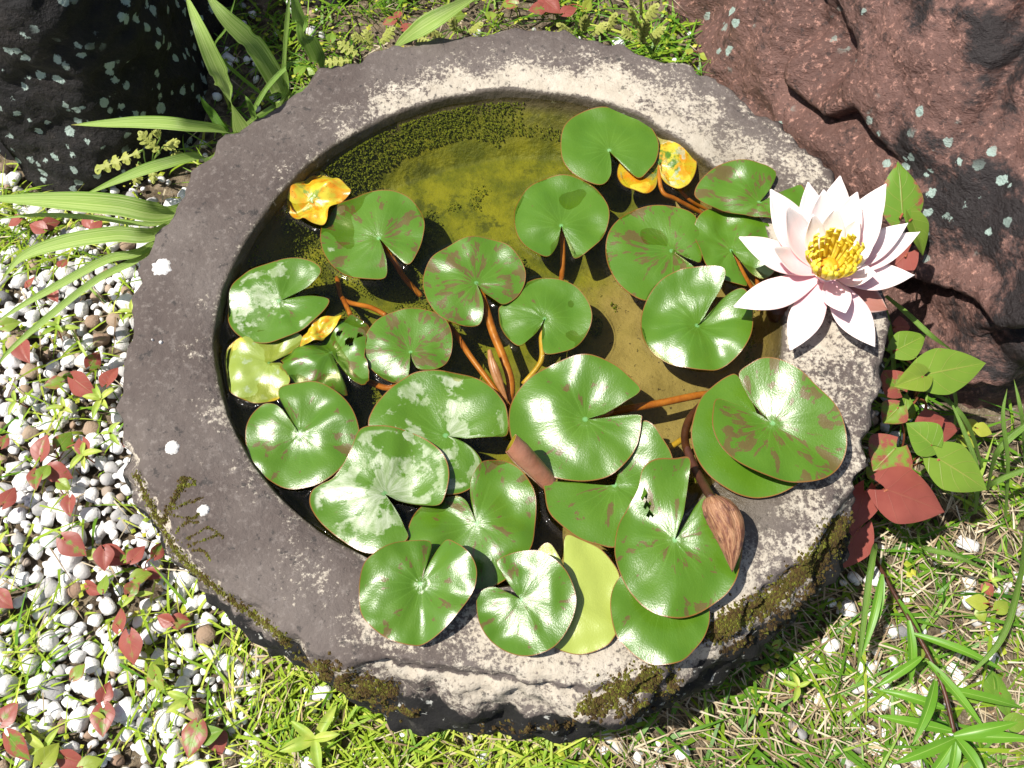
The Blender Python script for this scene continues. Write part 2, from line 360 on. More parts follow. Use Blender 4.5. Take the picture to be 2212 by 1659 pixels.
wetr = np.exp(-((TW-R(-42))/R(17))**2)+.55*np.exp(-((TW-R(38))/R(14))**2)
for t in np.linspace(0, 1, 30):
    e = .0028*(1-(2*t-1)**6)
    L = .52*lright*(1-.05*t)+.50*lbot*np.clip(t*1.5, 0, 1)+.34*(1-t)+.28*np.exp(-((TW-R(100))/R(35))**2)*(1-t)-.22*lleft*np.clip(t, .2, 1)-.12*np.exp(-((TW-R(140))/R(45))**2)-.3*np.exp(-((TW-R(95))/R(30))**2)*t
    Wt = np.clip(wetr*(1.25-1.5*t), 0, 1); L = L-.5*Wt*(TW < 0)-.3*Wt
    ring(RI+.0035+(WD-.0075)*t, ZR-.0018+e, L, Wt, 0, 0)
ring(RO-.0015, ZR-.0022, .35*lright+.4*lbot, 0, .0); ring(RO+.0005, ZR-.005, .2*lright+.3*lbot, 0, .12); ring(RO+.0012, ZR-.010, 0, 0, .35)
near = np.clip((RS-RO)/.03, 0, 1)
for t in np.linspace(.06, 1, 16):
    zz = ZR-.010-(ZR-.010-.11)*(t**(1+.5*near))
    ring(RO+.0012+(RS-RO)*(1-(1-t)**1.35), zz, .75*near*(1-t)**.6, 0, np.clip(.35+t*1.2-.8*near*(1-t), 0, 1))
for t in np.linspace(.12, 1, 9): ring(RS*(1-.10*t**1.4)+.001, .11-.15*t, 0, 0, 1)
V = []; at_ = {k: [] for k in ('lich', 'wet', 'side', 'floor', 'algae')}
nR = len(rings)
for k, (r, z, L, W, S, Fl) in enumerate(rings):
    for i in range(NA):
        c, s = math.cos(TH[i]), math.sin(TH[i]); x, y, zz = BC[0]+r[i]*c, BC[1]+r[i]*s, z[i]
        p = Vector((x, y, zz))
        if k >= 60:          # outer wall: rough, broken stone
            d = .013*fbm(p*14, 5)+.006*fbm(p*55, 4); d *= min(1, (k-59)/5)
            x += d*c; y += d*s; zz += .5*d
        elif k >= 28:        # rim
            zz += .0012*fbm(p*35, 4)+.0018*fbm(p*9, 2)
            j = .0020*fbm((x*16, y*16, 2), 4)*max(0, (k-50)/10)+.002*fbm((x*22, y*22, 5), 3)*max(0, 1-(k-28)/6)
            x += j*c; y += j*s
        else:
            zz += .003*fbm(p*18, 4)*(1 if k < 24 else .3)
        V.append((x, y, zz))
        for nm, q in (('lich', L), ('wet', W), ('side', S), ('floor', Fl)): at_[nm].append(float(q[i]))
        at_['algae'].append(max(0, min(1.2, .62-2.6*(x-.02)+1.1*(y-.10))))
Fc = [(k*NA+i, k*NA+(i+1) % NA, (k+1)*NA+(i+1) % NA, (k+1)*NA+i) for k in range(nR-1) for i in range(NA)]
V.append((BC[0], BC[1], .138)); [at_[k].append(1. if k in ('floor', 'algae') else 0.) for k in at_]
Fc += [(len(V)-1, (i+1) % NA, i) for i in range(NA)]
Fc = [tuple(reversed(f)) if False else f for f in Fc]
basin = tag(empty('stone_basin', (BC[0], BC[1], 0)), 'round weathered stone basin filled with water and lily pads', 'basin')
bowl = mesh('bowl', V, Fc, M['basin'], basin, attrs=at_)
bme = bowl.data
bvh = BVHTree.FromPolygons([tuple(v) for v in V], Fc)
def hit(px, py): return bvh.ray_cast(CAM, ray(px, py).normalized())

# lichen spots: thin crusty discs on the rim
def lichen(px, py, rad):
    loc, nrm, _, _ = hit(px, py)
    if loc is None: return
    n = 40; Vv = [loc+Vector((0, 0, .0022))]; Ff = []
    for k, (q, h) in enumerate(((.5, .0018), (.85, .0012), (1, -.0006))):
        for i in range(n):
            an = i/n*2*math.pi; rr = rad*q*(1+.28*noise.noise(Vector((math.cos(an)*2.3, math.sin(an)*2.3, px)))+.16*noise.noise(Vector((math.cos(an)*7, math.sin(an)*7, px))))
            x, y = loc.x+rr*math.cos(an), loc.y+rr*math.sin(an); Vv.append(Vector((x, y, loc.z+h+.0006*random.random())))
    for i in range(n): Ff.append((0, 1+i, 1+(i+1) % n))
    for k in range(2):
        for i in range(n): Ff.append((1+k*n+i, 1+(k+1)*n+i, 1+(k+1)*n+(i+1) % n, 1+k*n+(i+1) % n))
    mesh('lichen_spot', [tuple(v) for v in Vv], Ff, M['lichen'], basin)
for q in ((350, 577, .0090), (372, 967, .0062), (348, 740, .0016), (330, 735, .0009), (440, 1102, .005)): lichen(*q)

# ------------------------------------------------------------------ stuff built from many small shapes
def ico(sub):
    bm = bmesh.new(); bmesh.ops.create_icosphere(bm, subdivisions=sub, radius=1); v = np.array([x.co[:] for x in bm.verts]); f = [tuple(y.index for y in x.verts) for x in bm.faces]; bm.free(); return v, np.array(f)
I1, I1F = ico(1); I2, I2F = ico(2)
OCT = np.array([(1, 0, 0), (-1, 0, 0), (0, 1, 0), (0, -1, 0), (0, 0, 1), (0, 0, -1)], float); OCTF = np.array([(0, 2, 4), (2, 1, 4), (1, 3, 4), (3, 0, 4), (2, 0, 5), (1, 2, 5), (3, 1, 5), (0, 3, 5)])
def scatter(name, bases, mat, bv, bf, parent=None, jit=.25, smooth=False):
    """bases: list of (pos, scale3, rnd)"""
    n = len(bases); P = np.array([b[0] for b in bases]); S = np.array([b[1] for b in bases]); rn = np.array([b[2] for b in bases])
    an = RNG.uniform(0, 6.28, n); c, s = np.cos(an), np.sin(an)
    vv = (bv[None] if bv.ndim == 2 else bv[RNG.integers(0, len(bv), n)])*(1+RNG.uniform(-jit, jit, (n, bv.shape[-2], 1)))
    vv = vv*S[:, None, :]
    x = vv[..., 0]*c[:, None]-vv[..., 1]*s[:, None]; y = vv[..., 0]*s[:, None]+vv[..., 1]*c[:, None]
    tl = RNG.uniform(-.5, .5, (n, 1)); z = vv[..., 2]+x*tl
    VV = np.stack([x, y, z], -1)+P[:, None]
    FF = (bf[None]+np.arange(n)[:, None, None]*bv.shape[-2]).reshape(-1, 3)
    return mesh(name, VV.reshape(-1, 3), FF, mat, parent, smooth=smooth, attrs={'rnd': np.repeat(rn, bv.shape[-2])})
# moss along the rim and the outer wall
mossb = []
def moss_line(pts, wid, n, size=.0019, green=.5, cl=.0):
    C = crom(pts, 16)
    for _ in range(n):
        i = random.random()*(len(C)-1); k = int(i); p = C[k]+(C[k+1]-C[k])*(i-k)
        g = random.gauss(0, .5); an = random.random()*6.28
        px, py = p[0]+math.cos(an)*g*wid, p[1]+math.sin(an)*g*wid
        if cl and noise.noise(Vector((px*.045, py*.045, 4)))+.5 < cl: continue
        h = hit(px, py)
        if h[0] is None: continue
        s = size*random.uniform(.55, 1.35); q = h[0]+h[1]*s*random.uniform(0, 2.0)
        rn = min(1, max(0, green+.33*noise.noise(Vector((px*.03, py*.03, 9)))+random.gauss(0, .2)))
        mossb.append((tuple(q), (s, s, s*random.uniform(.7, 1.3)), rn))
moss_line([(294, 1025), (335, 1110), (380, 1190), (440, 1250), (520, 1310), (590, 1360), (625, 1395)], 11, 6500, .0014, .66)
moss_line([(350, 1130), (370, 1090), (392, 1050), (400, 1035)], 11, 1300, .0014, .55)
for pts in ([(372, 1100), (410, 1085), (440, 1075)], [(385, 1050), (420, 1045), (408, 1030)], [(360, 1110), (415, 1120), (432, 1105)], [(395, 1170), (430, 1150), (450, 1140), (483, 1160)], [(410, 1190), (440, 1190), (455, 1210)], [(380, 1150), (400, 1130), (430, 1128)], [(405, 1180), (450, 1163), (470, 1155)]): moss_line(pts, 3.5, 260, .0012, .66)
moss_line([(690, 1440), (740, 1468), (790, 1483), (845, 1492)], 28, 6000, .0017, .42, cl=.22)
moss_line([(640, 1418), (720, 1475), (810, 1520), (900, 1545)], 16, 3000, .0016, .5, cl=.3)
moss_line([(1275, 1525), (1320, 1502), (1360, 1480), (1410, 1466), (1450, 1478)], 36, 8500, .0017, .56, cl=.2)
moss_line([(1250, 1535), (1320, 1540), (1400, 1520)], 20, 900, green=.5, cl=.35)
moss_line([(1542, 1372), (1595, 1332), (1665, 1297), (1740, 1228), (1790, 1180), (1822, 1128)], 30, 16000, .0018, .54)
moss_line([(1555, 1410), (1640, 1370), (1730, 1300), (1790, 1220)], 22, 1500, green=.3, cl=.3)
moss_line([(1040, 1570), (1150, 1575), (1250, 1560)], 18, 700, green=.4, cl=.45)
tag(scatter('moss', mossb, M['moss'], OCT, OCTF, basin), kind='stuff')
# green algae fluff on the inner wall and floor (upper left) under water
alg = []
while len(alg) < 15000:
    i = random.randrange(NA); th = TW[i]+random.uniform(-.5, .5)*2*math.pi/NA
    if random.random() < .42:
        if not (R(88) < TW[i] < R(165)): continue
        q = .985-abs(random.gauss(0, .055))
        if noise.noise(Vector((math.cos(th)*7, math.sin(th)*7, q*8)))+.45 < random.random()*.5: continue
    else: q = random.random()**.5*.93
    rr = RI[i]*q; x, y = BC[0]+rr*math.cos(th), BC[1]+rr*math.sin(th)
    if q < .9:
        m = .34-3.0*(x-.0)-.3*(y-.12)+1.1*noise.noise(Vector((x*16, y*16, 1)))+.6*noise.noise(Vector((x*45, y*45, 1)))
        if m < .75: continue
    h = bvh.ray_cast(Vector((x, y, .3)), Vector((0, 0, -1)))
    if h[0] is None: continue
    z = min(h[0].z+random.random()*.005, WZ-.002) ; s = random.uniform(.0005, .0013)
    if h[0].z > WZ-.001: continue
    alg.append(((x, y, z), (s, s, s), min(1, max(0, random.gauss(.55, .28)))))
tag(scatter('algae', alg, M['algae'], OCT, OCTF), 'green fluffy algae on the basin floor and inner wall under the water', 'algae', kind='stuff')

# ------------------------------------------------------------------ lily pads
floating = []        # outlines for the meniscus
def make_pad(o, label, z=.002, tilt=(0, 0), blotch=.0, wax=.0, yellow=.0, pale=0., wave=.0022, cup=0., fold=0., foldang=0., seed=0, float_=True, cat='lily pad', droop=0., holes=(), name='lily_pad', ragged=0., dz=None):
    z0 = WZ+z; ap = o[0]; P0 = at(ap[0], ap[1], z0); nrm = Vector((-tilt[0], -tilt[1], 1)).normalized()
    cn = crom(o[1:], 5); n = len(cn); NRG = 15
    W = np.array([at_plane(x, y, P0, nrm)[:] for x, y in cn])
    if ragged:
        for i in range(n):
            W[i] += (W[i]-np.array(P0))*ragged*noise.noise(Vector((i*.55, seed, 0)))
    size = np.mean(np.hypot(W[:, 0]-P0.x, W[:, 1]-P0.y))
    seg = np.hypot(*np.diff(W[:, :2], axis=0).T); cum = np.concatenate([[0], np.cumsum(seg)])/seg.sum()
    V = [tuple(P0)]; UV = [(.5, 0)]
    for k in range(1, NRG+1):
        q = (k/NRG)**.85
        for i in range(n):
            p = np.array(P0)+(W[i]-np.array(P0))*q
            dx, dy = p[0]-P0.x, p[1]-P0.y; an = math.atan2(dy, dx)
            d = wave*2.0*noise.noise(Vector((dx/size*1.4+seed*7.1, dy/size*1.4, seed*3.3)))
            d += wave*.7*q*q*noise.noise(Vector((math.cos(an)*1.8+seed, math.sin(an)*1.8, q*.7)))
            d += wave*.22*noise.noise(Vector((dx/size*3.1+seed*2.1, dy/size*3.1, seed*1.3)))+wave*.55*q*(1-.4*q)*noise.noise(Vector((math.cos(an)*2.7+seed*5, math.sin(an)*2.7, q*.5)))
            d += cup*size*(q*q)-.0012*math.exp(-(q/.1)**2)-droop*size*max(0, q-.55)**2
            if fold:
                ca, sa = math.cos(R(foldang)), math.sin(R(foldang)); s_ = (-dx*sa+dy*ca)/size; d += fold*size*(math.sqrt(s_*s_+.004)-.063)
            if dz: d += dz(dx/size, dy/size)*size
            V.append((p[0], p[1], p[2]+d)); UV.append((cum[i], q))
    F_ = [(0, 1+i+1, 1+i) for i in range(n-1)]
    for k in range(NRG-1):
        for i in range(n-1):
            a = 1+k*n+i; F_.append((a, a+1, a+n+1, a+n))
    # hole faces
    if holes:
        keep = []
        for f in F_:
            c = np.mean([V[q] for q in f], axis=0); hx = False
            for (hx_, hy_, hr) in holes:
                hp = at(hx_, hy_, z0)
                if math.hypot(c[0]-hp.x, c[1]-hp.y) < hr: hx = True
            if not hx: keep.append(f)
        F_ = keep
    s1 = np.array(V[1])-np.array(V[0]);
    s2 = np.array(V[n//2])-np.array(V[0])
    a0, a1 = np.array(W[n//3])-np.array(P0), np.array(W[2*n//3])-np.array(P0)
    if np.cross(a0, a1)[2] < 0: pass
    else: F_ = [tuple(reversed(f)) for f in F_]
    root = empty(name, P0); tag(root, label, cat)
    # the underside has vertices of its own, so the edge stays crisp
    nv = len(V); th_ = .0007; V = V+[(x, y, z_-th_) for x, y, z_ in V]; UV = UV+UV
    up = F_; F_ = up+[tuple(nv+q for q in reversed(f)) for f in up]
    ec = {}
    for f in up:
        for a_, b_ in zip(f, f[1:]+f[:1]): ec[(a_, b_)] = ec.get((a_, b_), 0)+1
    e0 = len(V); em = {}
    for (a_, b_) in list(ec):
        if (b_, a_) not in ec:
            q4 = []
            for q in (b_, a_, nv+a_, nv+b_):
                if q not in em: em[q] = len(V); V.append(V[q]); UV.append(UV[q])
                q4.append(em[q])
            F_.append(tuple(q4))
    bl = mesh('blade', V, F_, M['pad'], root, uv=UV)
    bl['seed'] = float(seed*3.7); bl['blotch'] = float(blotch); bl['wax'] = float(wax); bl['yellow'] = float(yellow); bl['pale'] = float(pale)
    if float_: floating.append(W[:, :2])
    return root
def tube(name, pts, rad, mat, parent=None, seg=8, sub=8, taper=None):
    C = crom(pts, sub); n = len(C); V = []; F_ = []
    for i, p in enumerate(C):
        t = C[min(i+1, n-1)]-C[max(i-1, 0)]; t = Vector(t).normalized(); a = t.cross(Vector((.13, .2, 1))).normalized(); b = t.cross(a)
        rr = rad*(taper(i/(n-1)) if taper else 1)
        for k in range(seg):
            q = k/seg*2*math.pi; V.append(tuple(Vector(p)+a*rr*math.cos(q)+b*rr*math.sin(q)))
    for i in range(n-1):
        for k in range(seg): F_.append((i*seg+k, i*seg+(k+1) % seg, (i+1)*seg+(k+1) % seg, (i+1)*seg+k))
    F_ += [tuple(range(seg-1, -1, -1)), tuple((n-1)*seg+k for k in range(seg))]
    return mesh(name, V, F_, mat, parent)
def stem(parent, pix, rad=.0028, mat='stem'):
    """pix: (px, py, depth below the water)"""
    return tube('stem', [at(x, y, WZ-d) for x, y, d in pix], rad, M[mat], parent)

PADS = {}
def pad(key, label, o, **k): PADS[key] = make_pad(o, label, seed=len(PADS)+1, **k); return PADS[key]
p = pad('A', 'plain bright green lily pad overlapping a yellowing pad by the pale rim', [(1316,325),(1320,350),(1319,378),(1301,398),(1270,391),(1235,370),(1215,345),(1211,310),(1216,280),(1234,256),(1262,240),(1300,233),(1342,236),(1380,252),(1410,276),(1423,310),(1418,345),(1402,367),(1380,383),(1352,362),(1330,340),(1316,325)], z=.006, blotch=-.2, wave=.002, tilt=(0, .02))
p = pad('Y1', 'yellowing lily pad with orange lobe and green heart tucked under a green pad', [(1421,350),(1428,375),(1445,400),(1468,413),(1492,393),(1506,357),(1500,320),(1476,291),(1442,277),(1410,280),(1370,300),(1340,345),(1335,375),(1352,402),(1390,418),(1414,405),(1422,378),(1421,350)], z=.0015, yellow=.62, blotch=-.3, wave=.003, wax=.5)
stem(p, [(1421,352,.002),(1430,412,.006),(1460,430,.012),(1520,462,.03)], .0022); stem(p, [(1465,405,.008),(1490,432,.015),(1530,455,.03)], .0016)
p = pad('Y2', 'small crumpled yellow lily pad with brown specks against the inner wall', [(672,428),(625,396),(612,415),(617,441),(630,460),(655,475),(688,489),(706,481),(714,456),(730,436),(755,421),(757,409),(740,394),(706,373),(680,371),(655,384),(625,396)], z=.004, yellow=.66, blotch=-.3, wave=.007, pale=.4)
p = pad('B', 'large lily pad with brown blotched edge touching the crumpled yellow pad', [(819,516),(850,550),(881,573),(901,550),(914,512),(917,480),(905,450),(880,426),(845,413),(800,413),(762,424),(730,440),(702,465),(692,495),(694,530),(706,560),(730,584),(765,600),(802,605),(832,600),(836,572),(829,542),(819,516)], blotch=.07, wax=.36, wave=.0025)
stem(p, [(822,522,.003),(850,562,.012),(875,602,.03),(910,640,.045)])
p = pad('C', 'green lily pad with narrow downward notch and orange stem below it', [(1212,489),(1221,505),(1231,532),(1244,556),(1281,535),(1306,505),(1316,468),(1308,435),(1286,405),(1250,386),(1210,380),(1170,388),(1136,410),(1114,445),(1111,480),(1121,515),(1146,540),(1181,556),(1202,530),(1210,503),(1212,489)], blotch=-.03, wave=.0025, wax=.1)
stem(p, [(1213,492,.003),(1216,545,.015),(1213,600,.03),(1200,650,.055)], .0026)
p = pad('D', 'brown freckled lily pad whose notch faces the pad under the flower', [(1452,541),(1482,551),(1513,566),(1515,520),(1505,474),(1480,455),(1440,446),(1390,448),(1346,465),(1318,497),(1308,532),(1315,575),(1340,617),(1388,648),(1430,640),(1475,615),(1503,586),(1482,562),(1452,541)], blotch=.09, wave=.002)
p = pad('E', 'lily pad partly hidden beneath the flower and the raised pad', [(1579,542),(1592,570),(1614,617),(1574,609),(1537,590),(1519,562),(1503,520),(1501,482),(1525,456),(1562,460),(1620,464),(1662,482),(1684,516),(1681,572),(1657,598),(1620,580),(1579,542)], z=.003, blotch=.03, wave=.0045, yellow=.2)
stem(p, [(1582,546,.004),(1610,600,.015),(1640,650,.03),(1655,700,.05)], .0026)
p = pad('F', 'wide raised lily pad with striped brown marks lying on the wet rim', [(1641,437),(1652,420),(1667,402),(1676,368),(1633,354),(1588,352),(1545,364),(1512,390),(1501,416),(1516,436),(1540,447),(1576,457),(1633,468),(1684,477),(1735,456),(1732,398),(1684,417),(1641,437)], z=.016, tilt=(.02, .12), blotch=.085, wave=.003, float_=False)
p = pad('G', 'smooth green lily pad with white sheen and clear water around it', [(1506,703),(1522,684),(1532,665),(1554,630),(1560,600),(1541,588),(1500,586),(1460,592),(1426,611),(1400,642),(1386,680),(1386,715),(1401,750),(1440,782),(1490,798),(1543,800),(1586,778),(1613,742),(1625,702),(1622,670),(1602,643),(1580,641),(1555,655),(1532,680),(1506,703)], z=.005, tilt=(.05, .05), blotch=-.13, wave=.004, cup=.03, dz=lambda x, y: .30*max(0, y-.1)*max(0, x+.35)+.04*x)
p = pad('H', 'purple splashed lily pad overlapping its neighbour in mid basin', [(1029,611),(1046,633),(1069,652),(1088,660),(1114,644),(1132,616),(1135,585),(1121,553),(1091,526),(1050,513),(1010,515),(965,531),(930,556),(915,590),(914,620),(926,655),(951,684),(985,698),(1018,702),(1038,696),(1045,668),(1040,638),(1029,611)], z=.0045, blotch=.10, wave=.003)
stem(p, [(1036,625,.003),(1047,660,.004),(1066,720,.006),(1087,772,.008),(1103,826,.009),(1099,880,.012)], .0040)
stem(p, [(968,700,.02),(985,722,.014),(1016,770,.01),(1055,822,.012),(1090,870,.014)], .0028)
p = pad('I', 'plain olive green lily pad partly under the purple splashed pad', [(1176,689),(1168,706),(1149,728),(1122,749),(1098,731),(1082,707),(1077,682),(1079,663),(1099,655),(1121,640),(1132,620),(1141,607),(1167,600),(1209,604),(1244,619),(1268,647),(1279,682),(1270,717),(1244,749),(1209,763),(1178,765),(1171,742),(1171,714),(1176,689)], blotch=-.02, wave=.0022, wax=.15)
stem(p, [(1174,692,.003),(1170,730,.006),(1171,770,.008),(1160,795,.012),(1130,830,.02)], .0026, 'yellow_stem')
p = pad('J', 'small round lily pad with brownish patches beside the torn pad', [(887,761),(891,780),(901,797),(918,801),(943,798),(964,784),(976,756),(976,721),(964,693),(936,674),(901,665),(866,671),(827,682),(803,702),(788,728),(785,760),(799,793),(824,814),(853,826),(876,828),(884,803),(886,780),(887,761)], z=.003, blotch=.09, wax=.2, wave=.002)
stem(p, [(834,681,.004),(800,664,.01),(742,647,.03),(728,600,.045)], .0024); stem(p, [(742,647,.028),(757,680,.015)], .0024); stem(p, [(876,830,.004),(835,838,.01),(790,822,.02)], .0028)
p = pad('K', 'torn lily pad with holes and ragged edges between round pads', [(714,760),(730,782),(745,803),(768,822),(790,826),(799,806),(790,770),(792,738),(797,707),(782,687),(757,679),(739,694),(722,692),(702,722),(688,734),(660,742),(628,756),(610,773),(614,800),(640,832),(690,846),(735,852),(748,846),(738,810),(722,780),(714,760)], z=.001, blotch=.05, wave=.005, ragged=.05, wax=.15, holes=((757,742,.0042),(778,728,.003),(733,722,.0028),(716,706,.0025)))
p = pad('K2', 'yellow scrap of dying lily pad beside the torn pad', [(686,722),(644,749),(660,722),(678,697),(697,686),(718,684),(738,681),(728,703),(704,724),(690,735),(660,742),(644,749)], z=.004, yellow=.72, blotch=-.02, pale=.6, wave=.004)
p = pad('L', 'pale green lily pad near the shaded wall with wide notch facing inward', [(602,649),(620,642),(647,637),(682,637),(710,645),(700,673),(665,707),(630,727),(588,738),(546,736),(511,721),(492,693),(490,658),(497,626),(518,598),(553,576),(602,562),(647,558),(682,570),(694,590),(665,617),(630,634),(602,649)], z=.0055, blotch=-.02, wax=.44, wave=.003)
p = pad('M', 'yellow green fading lily pad partly beneath the pale pad at the wall', [(581,783),(600,772),(630,757),(655,729),(610,715),(560,715),(518,731),(491,749),(483,772),(487,805),(491,833),(505,854),(546,868),(580,866),(604,856),(627,828),(621,805),(609,783),(581,783)], z=.0015, pale=.55, wax=.42, yellow=.3, blotch=-.2, wave=.003)
p = pad('N', 'round grey green lily pad with notch facing the fading yellow pad', [(646,936),(630,913),(613,889),(592,874),(567,872),(545,892),(531,930),(532,966),(550,1004),(580,1036),(623,1055),(676,1050),(718,1029),(753,990),(774,948),(772,910),(753,871),(721,841),(683,825),(648,826),(610,835),(603,854),(617,886),(634,917),(646,936)], z=.007, blotch=.04, wax=.36, wave=.0035)
p = pad('O', 'big pale waxy lily pad with wet green patch around its notch', [(963,941),(1009,947),(1068,942),(1097,934),(1095,886),(1083,861),(1055,833),(1016,810),(964,800),(918,801),(887,809),(852,833),(824,861),(806,889),(797,920),(810,960),(850,1010),(905,1050),(950,1068),(988,1068),(1020,1052),(1039,1030),(1041,998),(1021,970),(990,949),(963,941)], z=.003, wax=.50, blotch=-.2, wave=.0035)
p = pad('P', 'large white dusted lily pad over the wet green one near the inner edge', [(831,1066),(859,1081),(908,1091),(949,1093),(964,1068),(971,1029),(964,994),(943,966),(908,939),(869,925),(820,919),(779,928),(758,975),(724,1026),(690,1044),(671,1060),(668,1088),(685,1120),(715,1150),(750,1175),(790,1195),(832,1193),(880,1166),(873,1137),(857,1104),(831,1066)], z=.010, wax=.54, blotch=-.05, wave=.004)
p = pad('Q', 'lily pad tucked between the rolled leaf and two pads on the front rim', [(1029,1130),(1020,1106),(1006,1080),(985,1068),(950,1074),(915,1087),(892,1110),(880,1150),(888,1200),(925,1245),(980,1275),(1023,1281),(1090,1253),(1144,1190),(1156,1134),(1158,1078),(1146,1043),(1121,1011),(1086,991),(1048,994),(1030,1012),(1016,1045),(1018,1085),(1029,1130)], z=.006, blotch=.06, wave=.004, tilt=(0, -.03))
p = pad('R', 'glossy folded lily pad casting shadow on the front rim', [(908,1260),(917,1230),(927,1200),(929,1168),(901,1167),(859,1174),(817,1197),(792,1218),(780,1253),(777,1299),(785,1334),(810,1362),(845,1384),(887,1395),(916,1392),(957,1365),(995,1323),(1023,1281),(1031,1246),(1026,1218),(1009,1194),(985,1174),(966,1165),(950,1177),(936,1197),(920,1228),(908,1260)], z=.0265, tilt=(.07, .04), blotch=.03, wave=.004, fold=.20, foldang=72, float_=False)
p = pad('S', 'glossy lily pad with open upper notch lying over the pale leaf on the rim', [(1125,1295),(1104,1271),(1086,1242),(1074,1216),(1100,1199),(1132,1192),(1167,1194),(1202,1215),(1230,1246),(1244,1288),(1240,1327),(1219,1372),(1188,1404),(1139,1419),(1097,1411),(1058,1383),(1036,1348),(1029,1306),(1035,1281),(1062,1269),(1092,1279),(1125,1295)], z=.0285, tilt=(.12, .07), blotch=.03, wave=.003, fold=.10, foldang=-30, float_=False)
p = pad('T', 'smooth pale yellow green lily pad under the glossy notched pad', [(1216,1285),(1219,1225),(1221,1159),(1251,1162),(1293,1181),(1321,1211),(1338,1241),(1342,1290),(1338,1350),(1328,1375),(1307,1397),(1258,1413),(1209,1404),(1165,1380),(1140,1330),(1140,1260),(1160,1192),(1184,1173),(1206,1199),(1218,1232),(1216,1285)], z=.0195, pale=.85, blotch=-.3, wave=.003, float_=False)
p = pad('U', 'bright green lily pad hanging over the outer rim beside mossy edge', [(1440,1275),(1400,1235),(1350,1238),(1324,1270),(1317,1316),(1328,1365),(1349,1397),(1384,1428),(1421,1439),(1468,1431),(1499,1404),(1521,1375),(1534,1335),(1528,1290),(1490,1258),(1440,1275)], z=.0225, blotch=.0, wave=.003, tilt=(0, .03), float_=False, fold=.10, foldang=40)
p = pad('W', 'green lily pad with torn brown spots mostly hidden under larger pads', [(1328,1047),(1290,1046),(1230,1045),(1178,1043),(1177,1072),(1185,1108),(1210,1137),(1251,1168),(1293,1181),(1330,1186),(1390,1160),(1440,1090),(1455,1030),(1448,988),(1427,955),(1406,928),(1384,920),(1362,960),(1340,1010),(1328,1047)], z=.009, blotch=.05, wave=.003, fold=.14, foldang=-25)
p = pad('X', 'largest lily pad with torn hole and brown spots carrying a withered bud', [(1458,1165),(1475,1112),(1485,1050),(1487,997),(1452,997),(1411,1000),(1386,1018),(1378,1056),(1354,1100),(1336,1134),(1328,1176),(1330,1211),(1349,1260),(1384,1308),(1421,1331),(1462,1338),(1505,1327),(1545,1303),(1573,1279),(1593,1243),(1604,1195),(1600,1158),(1588,1123),(1560,1085),(1530,1070),(1505,1090),(1482,1125),(1458,1165)], z=.030, tilt=(.05, .03), blotch=.055, wave=.004, cup=.04, float_=False, holes=((1392,1068,.0032),(1398,1090,.0026),(1405,1108,.0022)), dz=lambda x, y: .22*max(0, y-.3)**2)
p = pad('Z1', 'plain green lily pad lying under the folded glossy pad on the rim', [(1650,930),(1620,860),(1594,811),(1571,812),(1537,836),(1511,865),(1495,913),(1494,950),(1508,994),(1536,1032),(1578,1060),(1613,1072),(1648,1074),(1690,1064),(1730,1040),(1765,1000),(1770,930),(1740,865),(1700,830),(1660,818),(1650,930)], z=.0165, blotch=-.22, wave=.002, float_=False, tilt=(.01, 0))
p = pad('Z2', 'glossy folded lily pad with brown streaks resting over another pad on the rim', [(1669,913),(1648,892),(1617,854),(1598,822),(1596,806),(1614,793),(1641,782),(1676,785),(1712,803),(1753,839),(1794,878),(1816,913),(1827,952),(1823,987),(1808,1015),(1774,1038),(1728,1047),(1676,1043),(1620,1025),(1578,997),(1550,969),(1535,932),(1536,896),(1547,864),(1586,871),(1627,885),(1655,902),(1669,913)], z=.0275, blotch=.09, wave=.002, fold=.24, foldang=-40, float_=False, tilt=(.05, .05))
p = pad('V', 'large rounded lily pad with bright sheen and horizontal notch in mid basin', [(1265,905),(1307,892),(1349,868),(1384,841),(1357,812),(1321,787),(1279,774),(1237,775),(1188,788),(1146,813),(1118,843),(1102,878),(1099,917),(1107,955),(1132,990),(1174,1021),(1223,1038),(1272,1039),(1321,1025),(1356,994),(1377,959),(1384,915),(1380,900),(1331,898),(1295,903),(1265,905)], z=.016, tilt=(.06, .05), blotch=.02, wave=.004, float_=False, cup=.02)
stem(p, [(1270,905,-.010),(1330,888,.004),(1420,872,.008),(1515,853,.012),(1570,850,.03)], .0034)
stem(PADS['W'], [(1400,985,.01),(1440,970,.01),(1478,947,.012),(1510,930,.03)], .0028, 'yellow_stem')
stem(PADS['E'], [(1635,585,.01),(1637,630,.012),(1640,672,.02)], .0022)

# ------------------------------------------------------------------ water with a meniscus against pads and stone
nw = 330; gx = np.linspace(-.285, .275, nw); gy = np.linspace(-.20, .345, nw)
X, Y = np.meshgrid(gx, gy); pts = np.stack([X.ravel(), Y.ravel()], -1)
ol = np.concatenate(floating); dmin = np.full(len(pts), 1.)
for i in range(0, len(ol), 40):
    q = ol[i:i+40]; dmin = np.minimum(dmin, np.sqrt(((pts[:, None]-q[None])**2).sum(-1)).min(1))
th = np.arctan2(pts[:, 1]-BC[1], pts[:, 0]-BC[0]) % (2*math.pi); rr = np.hypot(pts[:, 0]-BC[0], pts[:, 1]-BC[1])
ri = np.interp(th, np.append(TH, 2*math.pi), np.append(RI, RI[0]))
zz = WZ+.0021*np.exp(-(dmin/.0030)**2)+.0022*np.exp(-((ri*.984-rr)/.003).clip(0)**1.5)
ok = (rr < ri*.9945).reshape(nw, nw)
VW = np.stack([pts[:, 0], pts[:, 1], zz], -1)
idx = np.arange(nw*nw).reshape(nw, nw); fm = ok[:-1, :-1] & ok[1:, :-1] & ok[:-1, 1:] & ok[1:, 1:]
